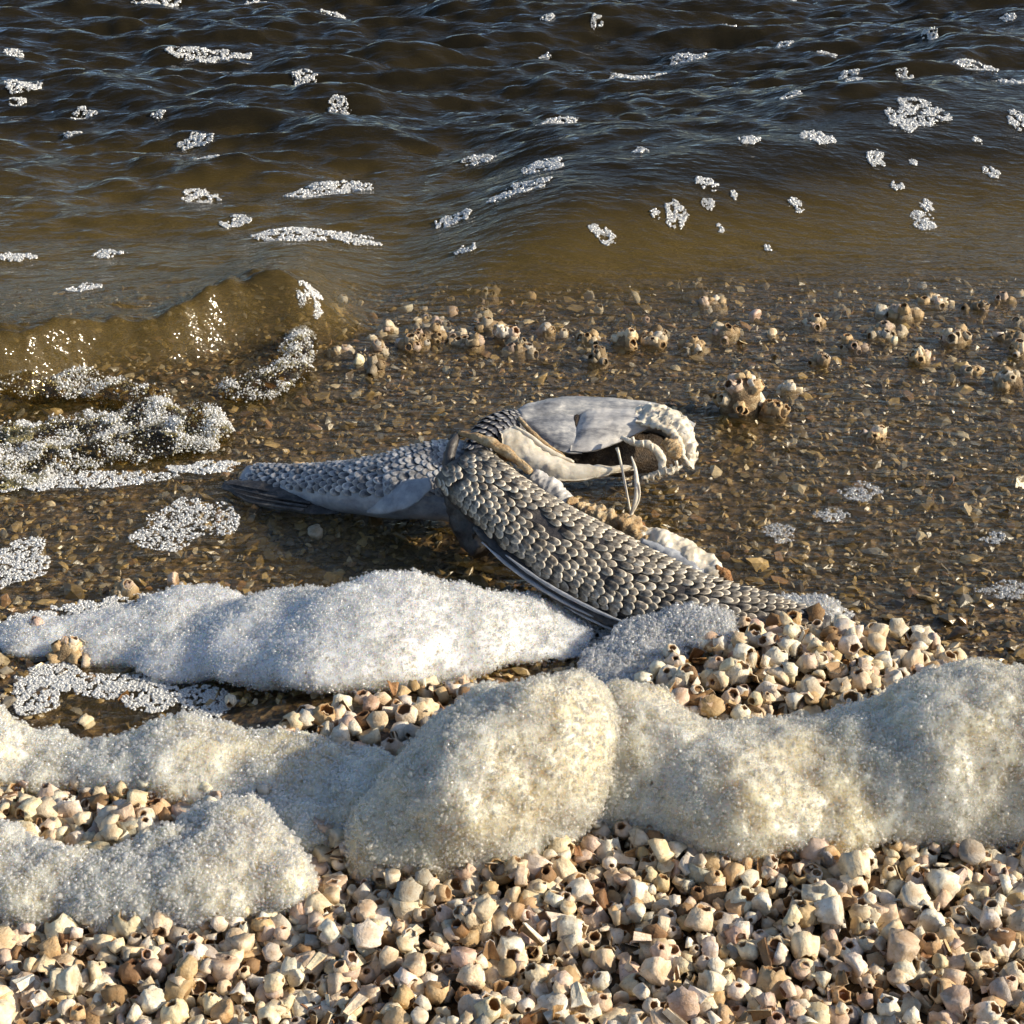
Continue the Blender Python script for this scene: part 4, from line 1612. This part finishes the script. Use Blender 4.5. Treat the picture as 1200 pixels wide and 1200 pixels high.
link('added_shade_lump', shade_lump.mesh('added_shade_lump', 20, 0.004, 19, fc), M['skin'], fish)
# ---- skull
SK = (0.0, -0.62, 0.78)
skull_top = Loft([(606, 496, .047, 13, .008), (630, 490, .046, 18, .012), (670, 487, .045, 19, .014), (715, 487, .044, 18, .014), (755, 490, .042, 17, .012), (785, 497, .039, 16, .010), (806, 510, .034, 16, .006)], SK, 46, 2.1)
link('cranium', skull_top.mesh('cranium', 32, 0.0012, 12, fc), M['slate'], fish)
YB = 0.875
_, pr_s = ribbon('preopercle', [(598, 487, .902), (618, 479, .909), (640, 474, .913), (662, 471, .915), (684, 470, .915)],
       [(610, 500, .889), (630, 513, .880), (650, 525, .873), (668, 531, .869), (682, 531, .869)], M['slate'], fish, fc, .0085, .002, .00022, 3)
_, ck = ribbon('cheek_plate', [(681, 471, .914), (694, 468, .915), (712, 470, .915), (738, 473, .912), (766, 482, .904)],
       [(668, 528, .869), (690, 529, .869), (712, 523, .873), (738, 512, .880), (768, 498, .889)], M['bone_grey'], fish, fc, .0095, .002, .00025, 5)
tube('suture', [pr_s(0.93 - 0.06 * q, 0.08 + 0.5 * q + 0.02 * math.sin(q * 9), -0.0002) for q in (0, .25, .5, .75, 1)], [.0006, .0012, .0015, .0010, .0003], M['cavity'], fish, fc, 8, 0.0008, 3, 30, 0.5)
_, gc = ribbon('gill_cover', [(586, 506, .868), (604, 500, .872), (622, 512, .866), (644, 529, .859), (670, 541, .854), (704, 545, .851), (742, 546, .850)],
               [(590, 524, .858), (600, 538, .852), (620, 551, .847), (644, 560, .843), (672, 564, .841), (706, 558, .844), (742, 550, .849)], M['bone'], fish, fc, .005, .0022, .0006, 4)
tube('preopercle_ridge', [gc(0.16, 0.03, .0008), gc(0.32, 0.03, .001), gc(0.5, 0.02, .001), gc(0.68, 0.03, .0006)], [.0009, .0017, .0018, .0007], M['bone'], fish, fc, 8, 0.0006, 2)
tube('preopercle_ridge', [PY(608, 490, .886), PY(622, 506, .874), PY(640, 522, .864), PY(662, 535, .857)], [.0008, .0016, .0018, .0008], M['flesh'], fish, fc, 8, 0.0008, 7)
# mouth cavity and palate
mouth = Loft([(668, 545, .022, 14, .008), (700, 535, .024, 22, .012), (735, 532, .024, 24, .013), (770, 530, .022, 24, .012), (795, 535, .018, 15, .008)], SK, 30, 2.0)
link('mouth_tissue', mouth.mesh('mouth_tissue', 24, 0.004, 15, fc), M['cavity'], fish)
_, sn = ribbon('upper_jaw', [(744, 477, .902), (770, 474, .902), (795, 482, .896), (808, 496, .886), (815, 514, .877), (817, 534, .869), (811, 549, .864)],
               [(746, 497, .884), (764, 499, .880), (780, 504, .876), (790, 513, .872), (797, 524, .868), (801, 537, .865), (806, 549, .863)], M['bone'], fish, fc, .005, .003, .0016, 21, 60, 16, 330)
tube('jaw_rim', [sn(0.05, 0.95), sn(0.25, 0.97), sn(0.45, 0.95), sn(0.62, 0.96), sn(0.8, 0.95), sn(0.97, 0.8)], [.0010, .002, .0022, .002, .0018, .0008], M['bone'], fish, fc, 10, 0.002, 27, 60, 1.0, 420)
tube('palate_ridge', [PY(728, 513, .870), PY(745, 519, .864), PY(762, 522, .860), PY(773, 532, .857), PY(776, 545, .855), PY(772, 553, .853)], [.0010, .002, .0024, .0026, .0024, .001], M['bone'], fish, fc, 12, 0.0014, 22, 60, 1.0, 260)
tube('tooth_pad', [PY(778, 518, .866), PY(789, 526, .860), PY(796, 537, .857)], [.002, .0042, .002], M['flesh'], fish, fc, 12, 0.003, 24, 40, 1.0, 380)
ljaw = tube('lower_jaw', [PY(752, 562, .850), PY(768, 556, .851), PY(784, 552, .852), PY(800, 547, .853)], [.0010, .0018, .0022, .0012], M['bone'], fish, fc, 12, 0.0018, 25, 50, 1.0, 420)
for k, (x, y) in enumerate([(757, 558), (764, 555), (771, 551), (779, 547), (786, 544), (792, 540), (741, 512), (752, 516), (763, 520)]):
    tube('tooth', [PY(x, y, .851), PY(x + 1.2, y + 4, .850), PY(x + 2, y + 8, .8495)], [.0011, .0009, .0003], M['bone'], ljaw, fc, 6, 0.0, k, 8)
# bones standing up out of the belly edge
tube('rib_spine', [PY(740, 606, .822), PY(733, 570, .835), PY(726, 535, .848), PY(723, 525, .852)], [.0006, .0007, .0008, .0011], M['bone'], fish, fc, 8, 0.0002, 31, 24)
tube('rib_spine', [PY(739, 606, .820), PY(746, 580, .828), PY(745, 552, .838), PY(740, 535, .846)], [.0011, .0015, .0011, .0005], M['bone'], fish, fc, 8, 0.0002, 32, 24, 0.6)
tube('rib_spine', [PY(738, 606, .820), PY(749, 585, .826), PY(749, 565, .832)], [.0006, .0006, .0002], M['bone'], fish, fc, 6, 0.0002, 33, 24)
# belly edge: bone, dried flesh, pale skin
tube('belly_bone', [PY(624, 556, 0.828), PY(642, 568, 0.824), PY(660, 584, 0.818), PY(674, 598, 0.812)], [.004, .0058, .0055, .003], M['bone_grey'], fish, fc, 18, 0.0026, 41, 60, 0.7, 260)
tube('dried_flesh', [PY(666, 590, 0.816), PY(684, 600, 0.810), PY(700, 606, 0.806), PY(718, 612, 0.802), PY(738, 618, 0.798), PY(760, 632, 0.792)], [.003, .0055, .0055, .005, .0066, .004], M['flesh'], fish, fc, 20, 0.0055, 42, 90, 1.0, 230)
tube('rusty_flesh', [PY(664, 592, 0.814), PY(678, 604, 0.808), PY(694, 612, 0.802)], [.002, .0038, .002], M['rust'], fish, fc, 12, 0.003, 43, 40)
tube('rusty_flesh', [PY(742, 608, 0.806), PY(752, 616, 0.802), PY(758, 626, 0.798)], [.002, .0034, .002], M['rust'], fish, fc, 12, 0.003, 44, 40)
tube('rusty_flesh', [PY(838, 664, 0.773), PY(848, 672, 0.770), PY(856, 682, 0.766)], [.002, .0036, .002], M['rust'], fish, fc, 12, 0.003, 47, 40)
tube('rusty_flesh', [PY(584, 528, 0.840), PY(596, 534, 0.837), PY(606, 541, 0.834)], [.002, .003, .0016], M['rust'], fish, fc, 12, 0.003, 48, 40)
tube('belly_skin', [PY(740, 622, 0.796), PY(770, 634, 0.790), PY(800, 648, 0.783), PY(825, 661, 0.777), PY(846, 677, 0.770)], [.005, .0078, .0088, .008, .004], M['bone'], fish, fc, 24, 0.0040, 45, 110, 0.6, 130)
tube('belly_skin', [PY(752, 634, 0.786), PY(785, 650, 0.779), PY(815, 668, 0.772), PY(838, 684, 0.766)], [.002, .0042, .0045, .002], M['silver'], fish, fc, 14, 0.0024, 46, 60, 0.6)

# ---- second fish: only its tail half shows, sunk in the shallows
f2c = PZ(420, 600, 0.0)
tail = empty('fish_tail_half', f2c)
tag(tail, 'blue grey tail half of a second dead fish lying in shallow water', 'fish', 'dead fish')
tb = Loft([(548, 566, .020, 44, .016), (515, 564, .021, 43, .016), (475, 568, .020, 37, .0155), (430, 571, .0165, 30, .0135), (390, 570, .012, 26, .0105), (350, 566, .008, 20, .0075), (310, 562, .005, 17, .005), (285, 558, .003, 14, .003)],
          (0.0, -0.50, 0.86), 56)
tail_o = link('body', tb.mesh('body', 36, 0.0008, 8, f2c), M['silver'], tail)
cover_scales(tb, tail_o, M['scale_blue'], 0.04, 0.93, 0.026, rad(190), rad(298), 12, 0.0064, 0.0050, 1, 290, 11, None, 0.2, f2c) if tb.N[0] @ np.array([0, -0.5, 0.86]) < 0 else cover_scales(tb, tail_o, M['scale_blue'], 0.04, 0.93, 0.026, rad(12), rad(125), 12, 0.0064, 0.0050, 1, 290, 11, None, 0.2, f2c)
# tail fin: dark fan of rays in the water
fin_pts = [(372, 588), (330, 578), (290, 566), (250, 562)]
tfin = tube('tail_fin', [PZ(400, 596, .004), PZ(350, 588, .004), PZ(300, 576, .004), PZ(262, 567, .003)], [.004, .009, .009, .003], M['fin'], tail, f2c, 12, 0.0016, 51, 50, 0.16)
for k in range(5):
    tube('fin_ray', [PZ(372 - 4 * k, 582 + 4 * k, .006), PZ(320 - 6 * k, 571 + 4.5 * k, .006), PZ(268 - 4 * k + 9 * abs(k - 1), 561 + 5 * k, .0045)], [.0011, .0009, .0003], M['fin'], tfin, f2c, 6, 0.0002, k, 20)
tube('pelvic_fin', [PY(505, 566, .842), PY(480, 578, .842), PY(455, 588, .845), PY(430, 598, .85)], [.004, .009, .0085, .002], M['silver'], tail, f2c, 14, 0.001, 53, 40, 0.3)
